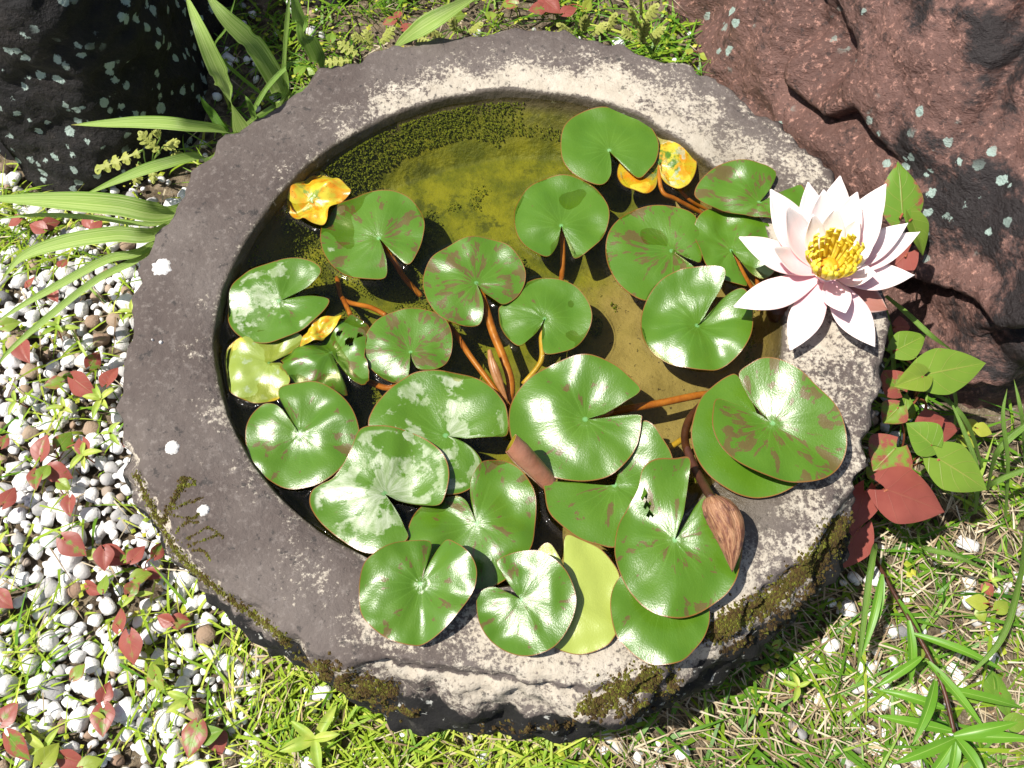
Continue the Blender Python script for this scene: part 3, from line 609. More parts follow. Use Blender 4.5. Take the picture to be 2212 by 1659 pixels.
FW = np.stack([idx[:-1, :-1][fm], idx[:-1, 1:][fm], idx[1:, 1:][fm], idx[1:, :-1][fm]], -1)
used = np.unique(FW); rem = np.full(nw*nw, -1); rem[used] = np.arange(len(used))
tag(mesh('water', VW[used], rem[FW], M['water']), kind='structure')

# ------------------------------------------------------------------ rolled and furled young leaves, bud
def rolled():
    a, b = at(1103, 958, WZ+.052), at(1184, 1040, WZ+.006); root = tag(empty('rolled_leaf', b), 'pinkish brown rolled young lily leaf standing open at its upper end', 'lily leaf')
    ax = (b-a).normalized(); u = ax.cross(Vector((0, 0, 1))).normalized(); v = u.cross(ax)*1.0
    V = []; V2 = []; n = 26; L = 14
    for k in range(L+1):
        t = k/L; c = a+(b-a)*t; rad = .0092*(1-.2*t)*(.82+.18*min(1, t*4))
        for i in range(n):
            q = i/(n-1)*2*math.pi*1.12-.6; rq = rad*(1+.05*i/n)*(1+.16*max(0, math.cos(q-1.6))*(1-t)); sk = -.006*math.cos(q-1.7)*(1-t)
            pnt = c+u*rq*math.cos(q)+v*rq*math.sin(q)+ax*sk+Vector((0, 0, .0004*math.sin(t*40+i)))
            V.append(tuple(pnt)); V2.append(tuple(c+(pnt-c)*.93))
    F_ = [(k*n+i, k*n+i+1, (k+1)*n+i+1, (k+1)*n+i) for k in range(L) for i in range(n-1)]
    mesh('outside', V, F_, M['rolled'], root); mesh('inside', V2, F_, M['rolled_in'], root)
    capc = a+(b-a)*.10; capr = V2[n:2*n]; mesh('core', [tuple(capc)]+capr, [(0, 1+i, 2+i) for i in range(n-1)], M['rolled_in'], root)
    mesh('lip', V[:n]+V2[:n], [(i, i+1, n+i+1, n+i) for i in range(n-1)], M['rolled'], root)
rolled()
root = tag(empty('furled_leaf', at(1097, 864, WZ)), 'narrow brown furled young leaf pointing up beside thick orange stem', 'lily leaf')
for o_, w_ in ((0, .0030), (7, .0026)):
    tube('roll', [at(1057+o_*.9, 756+o_*2.6, WZ+.012), at(1064+o_, 790+o_, WZ+.009), at(1077+o_*.7, 828, WZ+.004), at(1098, 872, WZ-.002)], w_, M['furled'], root, 8, 8, lambda t: .35+.9*math.sin(min(1, t*1.5+.12)*math.pi*.62) if t < .6 else 1.25-1.1*(t-.6)/.4)
# withered bud
def budm():
    a, b = at(1536, 1072, WZ+.050), at(1582, 1236, WZ+.040); root = tag(empty('withered_bud', at(1545, 1150, WZ+.03)), 'withered brown flower bud with pointed tip lying on the largest pad', 'flower bud')
    ax = (b-a); L = ax.length; ax.normalize(); u = ax.cross(Vector((0, 0, 1))).normalized(); v = u.cross(ax)
    prof = [(0, .25), (.03, .55), (.1, .82), (.22, 1), (.38, 1), (.55, .85), (.7, .62), (.83, .38), (.93, .17), (1, .02)]
    V = []; UVb = []; n = 48; m = 40
    for k in range(m+1):
        t = k/m; w = np.interp(t, [q[0] for q in prof], [q[1] for q in prof]); c = a+ax*L*t+u*(-.006*math.sin(t*math.pi))
        for i in range(n):
            q = i/n*2*math.pi; rr = .0128*w*(1+.13*abs(math.cos(2*q+t*.9+.6))-.06+.025*math.cos(11*q+t*3)+.05*noise.noise(Vector((math.cos(q)*1.6, math.sin(q)*1.6, t*3))))
            V.append(tuple(c+u*rr*math.cos(q)+v*rr*math.sin(q)*.85)); UVb.append((i/n, t))
    F_ = [(k*n+i, k*n+(i+1) % n, (k+1)*n+(i+1) % n, (k+1)*n+i) for k in range(m) for i in range(n)]+[tuple(range(n-1, -1, -1))]
    mesh('sepals', V, F_, M['bud'], root, uv=UVb)
    tube('stalk', [a+ax*.002, at(1522, 1050, WZ+.030), at(1502, 1012, WZ+.008), at(1480, 955, WZ-.006), at(1490, 905, WZ-.012), at(1530, 860, WZ-.03)], .0036, M['brown_stem'], root, 10, 8)
budm()
tube_root = tag(empty('submerged_bud', at(1690, 680, WZ)), 'dark red bud just breaking the water surface under the flower', 'flower bud')
def egg(parent, c, r3, mat, name='bud_scale'):
    V = I2*np.array(r3)+np.array(c); mesh(name, V, I2F, mat, parent)
egg(tube_root, at(1685, 672, WZ-.006), (.013, .013, .012), M['brown_stem'], 'scales')

# ------------------------------------------------------------------ flower
def flower():
    B = at(1784, 592, RZ+.026); root = tag(empty('water_lily_flower', B), 'open pale pink water lily flower with yellow stamens above the rim', 'flower')
    fax = Vector((-.14, -.06, 1)).normalized()
    def petal(tip, z, w, mat, r0=.010, bow=.2, cupw=.35, name='petal', twist=0., bz=0.):
        T = at(tip[0], tip[1], RZ+z); d = T-B; h = Vector((d.x, d.y, 0)); h = h.normalized() if h.length > 1e-4 else Vector((0, -1, 0))
        A = B+h*r0+Vector((0, 0, bz)); ax = T-A; L = ax.length; ax.normalize()
        side = ax.cross(fax).normalized(); nr = side.cross(ax).normalized()
        if nr.dot(fax) < 0: nr = -nr
        if twist: side = (side*math.cos(twist)+nr*math.sin(twist)); nr = side.cross(ax); nr = nr if nr.dot(fax) > 0 else -nr
        V = []; UV = []; m, n = 20, 9
        for k in range(m+1):
            t = k/m; wd = w*(.30+.70*math.sin(min(1, t/.5)*math.pi/2)) if t < .5 else w*(1-((t-.5)/.5)**1.75)
            wd = max(wd, w*.02)
            c = A+ax*(L*t)-nr*(bow*L*math.sin(t*math.pi)*(1-.35*t))
            for i in range(n):
                s = (i/(n-1)-.5)*2; V.append(tuple(c+side*(wd*s*.5)+nr*(cupw*wd*.5*(s*s)*(1-.35*t)+.0006*math.sin(7*t+3*s)))); UV.append((s, t))
        F_ = [(k*n+i, k*n+i+1, (k+1)*n+i+1, (k+1)*n+i) for k in range(m) for i in range(n-1)]
        o = mesh(name, V, F_, mat, root, uv=UV); so = o.modifiers.new('thick', 'SOLIDIFY'); so.thickness = .0007; so.offset = 0
    P = M['petal']; N = M['inner_petal']
    px = .0004
    for tip, z, w in (((1665,409), .066, .034), ((1746,394), .074, .028), ((1815,380), .078, .032), ((1914,397), .070, .032), ((1961,482), .052, .026), ((1987,501), .046, .027),
                      ((1975,594), .030, .028), ((1890,749), .014, .031), ((1707,757), .010, .029), ((1585,662), .022, .030), ((1597,512), .044, .028)):
        petal(tip, z, w, P, .008, .10, .25)
    petal((1918,669), .004, .032, M['sepal'], .006, .05, .2, 'sepal', bz=-.004)
    for tip, z, w in (((1907,440), .074, .032), ((1670,535), .056, .022), ((1893,590), .042, .024), ((1826,676), .034, .024), ((1700,445), .074, .026), ((1780,410), .078, .03), ((1852,415), .078, .03)):
        petal(tip, z, w, P, .007, .15, .35, bz=.002)
    for tip, z, w in (((1757,463), .066, .020), ((1806,450), .070, .024), ((1856,472), .068, .021), ((1888,528), .054, .018), ((1782,606), .030, .018)):
        petal(tip, z, w, N, .007, .2, .4, bz=.003)
    S0 = B+fax*.012
    random.seed(21)
    for k in range(56):
        q = k*2.399963+random.uniform(-.1, .1); f = .35+.65*(k/56)**.7; Ls = .014+.016*f+random.uniform(-.002, .002)
        e1 = Vector((1, 0, .12)).normalized(); e2 = fax.cross(e1).normalized(); h = e1*math.cos(q)+e2*math.sin(q)
        a = S0+h*(.005+.007*f)
        pts = [a, a+fax*Ls*.5+h*(.008*f), a+fax*Ls*.9+h*(.013*f-.001), a+fax*(Ls*1.06)+h*(.013*f-.003)]
        C = crom(pts, 4); V = []; n = len(C); sd = h.cross(fax).normalized(); wdt = (.0012 if k < 20 else .0019)
        for i, c in enumerate(C):
            t = i/(n-1); ww = wdt*(.8+.5*t) if t < .85 else wdt*.8
            for s in (-1, 1): V.append(tuple(Vector(c)+sd*ww*s+h*.0004))
            for s in (1, -1): V.append(tuple(Vector(c)+sd*ww*s-h*.0007))
        F_ = [(i*4+j, i*4+(j+1) % 4, i*4+4+(j+1) % 4, i*4+4+j) for i in range(n-1) for j in range(4)]+[(n*4-4, n*4-3, n*4-2, n*4-1)]
        mesh('stamen', V, F_, M['stamen'], root)
    V = I2*np.array((.008, .008, .005))+np.array(B+fax*.016); mesh('centre', V, I2F, M['core'], root)
    V = I2*np.array((.010, .010, .012))+np.array(B+fax*-.0); mesh('receptacle', V, I2F, M['petal'], root, uv=np.zeros((len(I2), 2)))
    tube('stalk', [B-fax*.004, B+Vector((-.012, -.006, -.03)), at(1690, 650, WZ-.01), at(1650, 700, WZ-.05)], .0042, M['brown_stem'], root, 10)
flower()

# ------------------------------------------------------------------ boulders
def boulder(name, loop, H, mat, label, lean=(0, 0), prof=.55, disp=None, nv=110, nu=260, top=.35, world=None):
    Wd = np.array([at(x, y, 0)[:2] for x, y in loop]) if world is None else np.array(world)
    if world is None and False: pass
    C = crom([tuple(q) for q in Wd], 24, True); seg = np.hypot(*np.diff(np.vstack([C, C[:1]]), axis=0).T); cum = np.concatenate([[0], np.cumsum(seg)]); tt = np.linspace(0, cum[-1], nu, endpoint=False)
    CC = np.vstack([C, C[:1]]); L = np.stack([np.interp(tt, cum, CC[:, 0]), np.interp(tt, cum, CC[:, 1])], -1); ctr = L.mean(0)
    V = []
    for k in range(nv+1):
        v = k/nv; a = v*math.pi/2
        z = -.04+(H+.04)*math.sin(a)**.9; s = (1-top*v)*max(0, math.cos(a))**prof if k < nv else 0
        for i in range(nu):
            x, y = ctr+(L[i]-ctr)*s; x += lean[0]*z; y += lean[1]*z
            d = (Vector((x-ctr[0], y-ctr[1], (z-H*.3)*.6))).normalized(); q = disp(Vector((x, y, z))) if k < nv else 0
            V.append((x+d.x*q, y+d.y*q, z+d.z*q))
    F_ = [(k*nu+i, k*nu+(i+1) % nu, (k+1)*nu+(i+1) % nu, (k+1)*nu+i) for k in range(nv) for i in range(nu)]
    o = mesh(name, V, F_, mat, objloc=(ctr[0], ctr[1], 0)); tag(o, label, 'rock'); return o
def disp_red(p):
    s = (-.52*p.x+.25*p.y+.81*p.z)*6.2+.9*fbm(p*3.2+Vector((3, 1, 0)), 4)+.3; f = s-math.floor(s)
    saw = f if f < .88 else (1-f)/.12*.88
    g = math.exp(-((f-.5)/.08)**2)*max(0, .45+1.3*noise.noise(p*2.7+Vector((math.floor(s)*7, 0, 0))))
    w = p+Vector((fbm(p*3, 3), fbm(p*3+Vector((5, 0, 0)), 3), fbm(p*3+Vector((0, 9, 0)), 3)))*.05
    w = Vector((w.x*.7+w.z*.35, w.y, w.z*1.1-w.x*.5)); facet = 0
    for sc_, am in ((2.6, .34), (9.5, .10)):
        ds, ps = noise.voronoi(w*sc_); c = ps[0]; h = noise.random_unit_vector if False else None
        hv = Vector((math.sin(c.x*127.1+c.y*311.7), math.sin(c.y*269.5+c.z*183.3), math.sin(c.z*419.2+c.x*77.7)))
        facet += am*(w-c/sc_).dot(hv)*min(1, (ds[1]-ds[0])*5)
    return .016*fbm(p*2.1, 3)+.005*fbm(p*13, 5)+.0045*fbm(p*42, 4)-.055*g+facet*.5+.030*saw
def disp_dark(p): return .05*fbm(p*2.6, 3)+.03*fbm(p*7, 4)+.006*fbm(p*30, 4)+.003*fbm(p*70, 3)
red_loop = [tuple(at(*q, 0)[:2]) for q in ((1500, 110), (1610, 270), (1800, 540), (1920, 715), (1975, 860), (2065, 925), (2212, 915))]+[(.85, .10), (1.05, .45), (.85, .95), (.45, .92), (.25, .75)]
boulder('boulder', None, .62, M['red_rock'], 'large reddish brown boulder with dark crevices leaning behind the basin', (.30, .22), .30, disp_red, 190, 460, .22, red_loop)
dark_loop = [tuple(at(*q, 0)[:2]) for q in ((66, 424), (72, 426), (200, 432), (330, 385), (430, 300), (470, 190))]+[(-.40, .85), (-.62, 1.0), (-.95, .95), (-1.0, .70), tuple(at(-10, 340, 0)[:2])]
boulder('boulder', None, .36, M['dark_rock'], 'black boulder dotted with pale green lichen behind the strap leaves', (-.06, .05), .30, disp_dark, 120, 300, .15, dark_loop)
grey_loop = [(-.36, .70), (-.24, .68), (-.18, .76), (-.17, .95), (-.3, 1.05), (-.42, .95)]
boulder('boulder', None, .30, M['grey_rock'], 'small grey stone behind the grass and basin', (0, .1), .4, disp_dark, 60, 140, .3, grey_loop)

# ------------------------------------------------------------------ pebbles
def outside(x, y, m=.0):
    th = math.atan2(y-BC[1], x-BC[0]) % (2*math.pi); i = int(th/(2*math.pi)*NA) % NA
    return math.hypot(x-BC[0], y-BC[1]) > RS[i]*.93+m
def inpoly(x, y, L):
    c = False; j = len(L)-1
    for i in range(len(L)):
        if (L[i][1] > y) != (L[j][1] > y) and x < (L[j][0]-L[i][0])*(y-L[i][1])/(L[j][1]-L[i][1])+L[i][0]: c = not c
        j = i
    return c
def free(x, y, m=0): return outside(x, y, m) and not inpoly(x, y, red_loop) and not inpoly(x, y, dark_loop)
def gravel_density(x, y):
    nz = .5*noise.noise(Vector((x*7, y*7, 6)))
    px, py = proj(x, y, 0)
    d = .0
    if px < 700: d = (1.0-.95*max(0, min(1, (px-400)/200))*max(0, min(1, (py-1250)/130)))*min(1, .95+.8*nz)
    elif px < 1300 and py > 1300: d = .04
    elif px > 1300 and py > 800: d = .10+.5*nz
    else: d = .1
    if py < 440: d *= .06 if px > 330 else .4
    return d
random.seed(5); grid = {}; peb = []
def try_peb(x, y, r, f=.66):
    c = (int(x//.02), int(y//.02))
    for i in range(-2, 3):
        for j in range(-2, 3):
            for (a, b, q) in grid.get((c[0]+i, c[1]+j), ()):
                if (a-x)**2+(b-y)**2 < ((q+r)*f)**2: return False
    grid.setdefault(c, []).append((x, y, r)); return True
for pss, (rlo, rhi, N) in enumerate(((.0085, .0122, 6500), (.0055, .0085, 17000), (.003, .0055, 34000))):
    for _ in range(N):
        x, y = random.uniform(-.85, .85), random.uniform(-.5, .75)
        if random.random() > gravel_density(x, y) or not free(x, y, .002): continue
        r = random.uniform(rlo, rhi)
        if try_peb(x, y, r): peb.append((x, y, r, pss))
def stone(k, sub=2):
    rs = random.Random(k*31+5); v = I2.copy(); v = v*np.array([rs.uniform(.9, 1.2), rs.uniform(.75, 1), rs.uniform(.6, .85)])
    for _ in range(9):
        d = Vector((rs.gauss(0, 1), rs.gauss(0, 1), rs.gauss(0, .8))).normalized(); d = np.array(d); h = rs.uniform(.46, .80); e = (v@d-h).clip(0)
        v = v-e[:, None]*d[None]*.96
    for i in range(len(v)): v[i] *= 1+.07*noise.noise(Vector(v[i]*2.2)+Vector((k*9, 0, 0)))
    return v*1.12
STONES = np.array([stone(k) for k in range(14)])
shapes = []
for k in range(10):
    me = bpy.data.meshes.new('pebble'); me.from_pydata(STONES[k].tolist(), [], I2F.tolist()); me.materials.append(M['peb']); me.polygons.foreach_set('use_smooth', [True]*len(me.polygons)); shapes.append(me)
def visible(x, y, r):
    px, py = proj(x, y, 0)
    if not (0 < px < 2212 and 0 < py < 1659): return False
    return bvh.ray_cast(CAM, (Vector((x, y, .01))-CAM).normalized(), (Vector((x, y, .01))-CAM).length)[0] is None
cand = sorted([q for q in peb if visible(*q[:3])], key=lambda q: -q[2])[:290]; cs = set(cand)
for x, y, r, _ in cand:
    o = bpy.data.objects.new('pebble', random.choice(shapes)); col.objects.link(o); o.parent = ground
    o.location = (x, y, gz(x, y)+r*.28); o.scale = (r, r, r); o.rotation_euler = (random.uniform(-.3, .3), random.uniform(-.3, .3), random.uniform(0, 6.28))
rest = [((x, y, gz(x, y)+r*.2), (r, r, r), random.random()) for x, y, r, _ in peb if (x, y, r, _) not in cs]
tag(scatter('gravel', rest, M['grav'], STONES, I2F, None, .03, True), 'loose white and grey gravel covering the soil around the basin', 'gravel', kind='stuff')

# ------------------------------------------------------------------ grass, straw, tiny ground cover
def blades(name, items, mat, label, cat):
    """items: (x, y, z, height, lean dx, dy, width, rnd, droop)"""
    K = 6; VV = []; FF = []; RN = []
    for (x, y, z, h, dx, dy, wd, rn, dr) in items:
        b = len(VV); ln = math.hypot(dx, dy)+1e-6; nx, ny = -dy/ln, dx/ln
        for k in range(K):
            t = k/(K-1); cx = x+dx*t**1.4; cy = y+dy*t**1.4; cz = z+h*(t-dr*t*t); ww = wd*(1-t**2.2)*.5+.00008
            VV += [(cx-nx*ww, cy-ny*ww, cz+.0003), (cx+nx*ww, cy+ny*ww, cz-.0003)]; RN += [rn, rn]
        for k in range(K-1): FF.append((b+2*k, b+2*k+1, b+2*k+3, b+2*k+2))
    return tag(mesh(name, VV, FF, mat, attrs={'rnd': RN}), label, cat, kind='stuff')
def grass_density(x, y):
    px, py = proj(x, y, 0); nz = noise.noise(Vector((x*9, y*9, 2)))
    if px < 90 and py > 1330: return .6+.5*nz, .65
    if py > 1300 and 440 < px < 1250: return min(1, .35+(px-440)/250)*(1+.4*nz), .72
    if 230 < px < 500 and 1290 < py < 1659: return .28+.5*nz, .75
    if px >= 1250 and py > 820: return .24+.35*nz, .38
    if px < 300 and 380 < py < 560: return .45+nz, .7
    if py < 260 and 430 < px < 1500: return .30+.7*nz, .45
    if px < 480: return .06+.22*max(0, nz), .7
    if py > 1659: return .7, .5
    return .2, .4
random.seed(11); gi = []
for _ in range(46000):
    x, y = random.uniform(-.8, .85), random.uniform(-.48, .85)
    d, hue = grass_density(x, y)
    if random.random() > d or not free(x, y, .004): continue
    h = random.uniform(.015, .05); an = random.gauss(R(-60), 1.5); px, py = proj(x, y, 0); ln = random.uniform(.03, .12) if px > 1250 else random.uniform(.02, .075)
    if px < 1250 and py > 1250: an = random.gauss(R(25), 1.0)
    gi.append((x, y, gz(x, y)-.004, h, ln*math.cos(an), ln*math.sin(an), random.uniform(.002, .0052) if px > 1250 else random.uniform(.0015, .0038), min(1, max(0, random.gauss(hue, .17))), random.uniform(.3, .75)))
blades('grass', gi, M['grass'], 'fine green and yellow grass blades growing around the basin', 'grass')
st = []
for _ in range(40000):
    x, y = random.uniform(-.7, .8), random.uniform(-.46, .8); px, py = proj(x, y, 0)
    d = 1.0 if (px > 1250 and py > 950) else (.4 if py > 1350 and px > 480 else .05)
    d *= .75+.7*noise.noise(Vector((x*11, y*11, 7)))
    if random.random() > d or not free(x, y, .003): continue
    an = random.gauss(R(-40), .9); ln = random.uniform(.015, .05)
    st.append((x, y, gz(x, y)+random.uniform(.001, .016), random.uniform(-.004, .006), ln*math.cos(an), ln*math.sin(an), random.uniform(.0009, .0020), random.random(), .2))
blades('dry_straw', st, M['straw'], 'dry straw coloured dead grass lying between the green blades', 'straw')
cv = []
for _ in range(9500):
    x, y = random.uniform(-.75, .8), random.uniform(-.45, .8)
    if noise.noise(Vector((x*16, y*16, 12))) < (.08 if y < .3 else -.25)+.25*random.random() or not free(x, y, .002): continue
    r = random.uniform(.0014, .0046); cv.append(((x, y, gz(x, y)+random.uniform(.006, .016)), (r, r*.8, r*.25), random.random()))
tag(scatter('ground_cover', cv, M['cover'], OCT, OCTF), 'tiny yellow green creeping leaves growing between the pebbles', 'ground cover', kind='stuff')

# ------------------------------------------------------------------ heart leaved plants
def heart_leaf(base, tip, wid, parent, red=.3, yellow=0., fold=.25, droop=.12, roll=0.):
    base = Vector(base); tip = Vector(tip); ax = tip-base; L = ax.length; ax.normalize()
    upv = Vector((0, -.25, 1)).normalized(); side = ax.cross(upv).normalized(); nr = side.cross(ax)
    if roll: side = side*math.cos(roll)+nr*math.sin(roll); nr = side.cross(ax)
    n = 9; rows = 18; V = []; UV = []
    # outline: half width over t; the two lobes reach behind the base
    for k in range(rows+1):
        t = k/rows
        hw = (math.sin(min(1, (t+.02)/.36)*math.pi/2)**.62 if t < .36 else (1-((t-.36)/.64))**1.05*(1+.45*((t-.36)/.64)))
        hw = max(hw, .012)*wid*.5
        back = .26*L*(1-t)**2.5
        for i in range(n):
            s = (i/(n-1)-.5)*2; a = abs(s)
            along = L*t-back*(a**1.5)*(1-t)
            if t < .36: along -= .0*L
            c = base+ax*along+side*hw*s
            z = fold*hw*a-droop*L*(t**2)-.10*hw*a*a*2+.02*L*noise.noise(Vector((s*1.5+base.x*50, t*2.5, base.y*40)))
            V.append(tuple(c+nr*z)); UV.append((s, t))
    F_ = [(k*n+i, k*n+i+1, (k+1)*n+i+1, (k+1)*n+i) for k in range(rows) for i in range(n-1)]
    if parent is None: return V, F_, UV
    o = mesh('leaf', V, F_, M['heart'], parent, uv=UV); o['red'] = float(red); o['yellow'] = float(yellow); return o
# the large-leaved plants between basin, boulder and grass (base px, tip px, z base, z tip, width px, red, yellow, fold)
def px2m(w, z): return w/FPX*(CAM.z-z)/abs(FWD.z)*.97
def heart_plant(name, label, group, leaves, foot):
    ft = at(*foot, 0); root = tag(empty(name, ft), label, 'plant', group)
    for (b, t, zb, zt, w, red, ye, fo) in leaves:
        B, T = at(*b, zb), at(*t, zt); heart_leaf(B, T, px2m(w, zb), root, red, ye, fo)
        mid = (B+ft)*.5+Vector((0, 0, .02)); tube('stem', [ft, mid, B-Vector((0, 0, .006)), B+(T-B)*.04], .0011, M['red_stem'], root, 6, 6)
    return root
heart_plant('heart_leaf_plant', 'heart leaved plant rising between the flower and the red boulder', None, [
    ((1950,466), (1946,346), .19, .215, 112, .40, 0, .12), ((1968,470), (2002,553), .20, .17, 58, .02, .15, .7), ((1962,545), (1905,600), .17, .16, 80, .95, 0, .2)], (1955, 500))
heart_plant('heart_leaf_plant', 'cluster of green and mottled heart leaves at the foot of the red boulder', None, [
    ((1937,756), (2004,722), .13, .135, 70, .05, .1, .3), ((1996,810), (2140,780), .165, .165, 108, .26, .1, .22), ((1996,812), (1938,832), .172, .18, 66, .06, .25, .5), ((1944,842), (1905,800), .12, .13, 70, .62, 0, .3),
    ((1990,918), (2044,903), .10, .10, 62, .9, 0, .5), ((1994,930), (2080,924), .085, .08, 70, .8, 0, .2), ((1950,900), (1962,850), .09, .10, 50, .15, .1, .3), ((1936,706), (1968,706), .12, .12, 50, .75, 0, .3)], (1975, 860))
heart_plant('heart_leaf_plant', 'spreading plant with two green and several red heart leaves beside the mossy rim', None, [
    ((2014,962), (1962,914), .155, .165, 84, .03, .05, .4), ((2026,990), (2140,1058), .15, .14, 108, .30, .12, .22), ((1937,966), (1888,1018), .13, .12, 112, .55, .1, .2), ((1912,1056), (2052,1106), .125, .11, 124, .98, 0, .2),
    ((1942,880), (1908,915), .13, .12, 66, .5, .15, .25), ((1868,1062), (1842,1152), .10, .08, 74, .95, 0, .3), ((1856,1142), (1792,1238), .07, .055, 92, .9, 0, .25), ((1880,1010), (1905,1040), .10, .09, 40, .1, .1, .3)], (1930, 1030))
# small sprigs in the gravel and grass: (x, y, size px, direction deg, redness, yellow)
SPR = [(66,609,34,70,.95,0),(117,639,34,-60,.9,0),(136,567,30,80,.9,0),(51,760,62,-60,.9,0),(203,777,44,60,.85,0),(178,835,76,-40,.85,0),(240,812,58,80,.95,0),(115,829,42,200,.45,.15),
       (92,965,56,80,.9,0),(140,950,50,70,.75,.1),(182,970,46,-70,.9,0),(78,1035,50,-80,.9,0),(96,1016,38,80,.02,.2),(128,1022,56,-20,.9,0),(138,1048,34,-30,.03,.3),(16,1072,54,80,.9,0),(150,1093,46,-80,.8,0),(22,700,44,20,.35,.25),(276,952,30,90,.85,0),(8,952,36,80,.8,0),
       (158,1180,64,-35,.9,0),(196,1196,30,160,.03,.4),(224,1206,50,-80,.92,0),(250,1202,60,-30,.92,0),(278,1198,34,60,.05,.3),(296,1196,44,60,.9,0),(342,1188,40,70,.9,0),(203,1272,46,-30,.92,0),(224,1260,40,100,.0,.2),(256,1338,52,110,.9,0),(282,1400,66,-80,.98,0),(356,1338,38,160,.9,.1),(390,1342,38,0,.6,.2),(306,1244,40,20,.4,.3),(334,1240,36,-20,.85,0),(8,1296,50,-40,.92,0),(288,1268,36,60,.8,0),
       (18,1540,50,60,.8,0),(228,1495,40,80,.9,0),(222,1556,60,-80,.85,0),(206,1550,34,170,.0,.6),(416,1596,66,-100,.55,.1),(456,1586,44,20,.0,.05),(470,1604,50,-70,.75,.1),(340,1440,44,90,.05,.25),(340,1466,50,-60,.4,.3),(36,1615,70,-50,.9,0),(158,1642,56,-20,.92,0),(105,1630,50,60,.0,.5),(196,1650,44,20,.05,.4),(168,1450,36,60,.45,.2),
       (2110,1300,44,170,.02,.6),(2135,1275,30,-60,.95,0),(2165,1310,40,30,.05,.4),(2120,1330,30,-80,.05,.4),(2090,920,46,150,.0,.7),(2125,930,40,-20,.0,.7),(2090,955,40,-40,.0,.5),(2150,1480,60,80,.15,0),(2170,1520,56,-70,.2,0),(2200,1560,50,0,.2,.1),(1990,1410,26,20,.0,.3),(2015,1430,24,160,.0,.3),(1680,1390,24,30,.0,.4),
       (80,490,46,160,.9,0),(110,482,40,20,.9,0),(190,480,44,-60,.92,0),(210,486,34,60,.95,0),(30,478,40,200,.8,0),
       (1190,10,70,-40,.95,0),(1160,18,50,200,.9,0),(1230,22,50,30,.85,0),(1100,8,50,160,.5,.2),(840,45,40,200,.8,.1),(885,58,46,20,.85,0),(860,30,30,90,.6,.2),(1060,30,40,90,.05,.3),(1270,10,40,60,.1,.5),(990,35,44,10,.05,.2),(715,80,34,90,.05,.1),(650,150,40,60,.02,.1),(670,155,30,-20,.02,.2),(1520,120,34,150,.0,.5),(1490,110,30,60,.0,.5),(1545,135,26,-20,.0,.4)]
cl = []
for q in SPR:
    for c in cl:
        if any(math.hypot(q[0]-e[0], q[1]-e[1]) < 52 for e in c) and len(c) < 5: c.append(q); break
    else: cl.append([q])
NUM = ['no', 'one', 'two', 'three', 'four', 'five']
random.seed(3)
for c in cl:
    mx, my = np.mean([q[0] for q in c]), np.mean([q[1] for q in c]); ft = at(mx, my+6, .0)
    nr_ = sum(q[4] > .6 for q in c); nm_ = sum(.3 <= q[4] <= .6 for q in c); ny_ = sum(q[4] < .3 and q[5] >= .3 for q in c); ng = len(c)-nr_-nm_-ny_
    wall = math.hypot(ft.x-BC[0], ft.y-BC[1]) < .42
    if mx < 700 and my > 520: where = ('under the strap leaf tips' if my < 740 else ('in pebbles beside the basin wall' if wall else ('in grassy pebbles' if my > 1440 else 'in the open white pebbles')))
    elif mx < 700: where = 'by the black boulder'
    else: where = 'behind the far rim' if my < 300 else ('at the red boulder foot' if my < 1000 else 'in the straw and grass')
    desc = ' and '.join(f'{NUM[k]} {w}' for k, w in ((nr_, 'red'), (nm_, 'mottled'), (ny_, 'yellowish'), (ng, 'green')) if k)
    big = 'large' if max(q[2] for q in c) > 58 else ('small' if max(q[2] for q in c) < 42 else 'low')
    root = tag(empty('heart_leaf_sprig', ft), f'{big} sprig, {desc} heart leaf{"" if len(c) == 1 else " cluster"} {where}', 'plant', 'small heart leaved sprigs')
    for (x, y, s, an, red, ye) in c:
        z = random.uniform(.016, .034); L = px2m(s, z)*.86; ctr = at(x, y, z); d = Vector((math.cos(R(an)), math.sin(R(an)), random.uniform(-.25, .25)))
        B = ctr-d*L*.42; T = ctr+d*L*.58
        heart_leaf(B, T, L*random.uniform(.85, 1.02), root, red-random.uniform(0, .35)*(red > .6), ye, random.uniform(.15, .6), random.uniform(.05, .25), random.gauss(0, .25))
        tube('stem', [ft, (ft+B)*.5+Vector((0, 0, .008)), B, B+(T-B)*.04], .0007, M['red_stem'], root, 5, 4)

# ------------------------------------------------------------------ strap leaved clumps
def strap(parent, pts, wpx, dark=0., vfold=.35, bite=None):
    C = crom([at(x, y, z) for x, y, z in pts], 12); n = len(C); w = wpx/1900; V = []; UV = []; m = 7
    for i, c in enumerate(C):
        t = i/(n-1); tn = Vector(C[min(i+1, n-1)]-C[max(i-1, 0)]).normalized(); sd = tn.cross(Vector((0, -.3, 1))).normalized(); nr = sd.cross(tn)
        ww = w*(min(1, .75+t*1.2) if t < .3 else (1 if t < .55 else (1-((t-.55)/.45)**1.6)))+.0003
        if bite and abs(t-bite) < .02: ww *= .8
        for j in range(m):
            s = (j/(m-1)-.5)*2; V.append(tuple(Vector(c)+sd*ww*.5*s+nr*(vfold*ww*.5*abs(s)+.0004*math.cos(s*12)))); UV.append((s, t))
    F_ = [(i*m+j, i*m+j+1, (i+1)*m+j+1, (i+1)*m+j) for i in range(n-1) for j in range(m-1)]
    o = mesh('leaf', V, F_, M['strap'], parent, uv=UV); o['dark'] = float(dark); return o
fa = at(600, 225, .0); ca = tag(empty('strap_leaf_plant', fa), 'clump of upright green strap leaves beside the black boulder', 'plant')
Ra = (600, 232, .005)
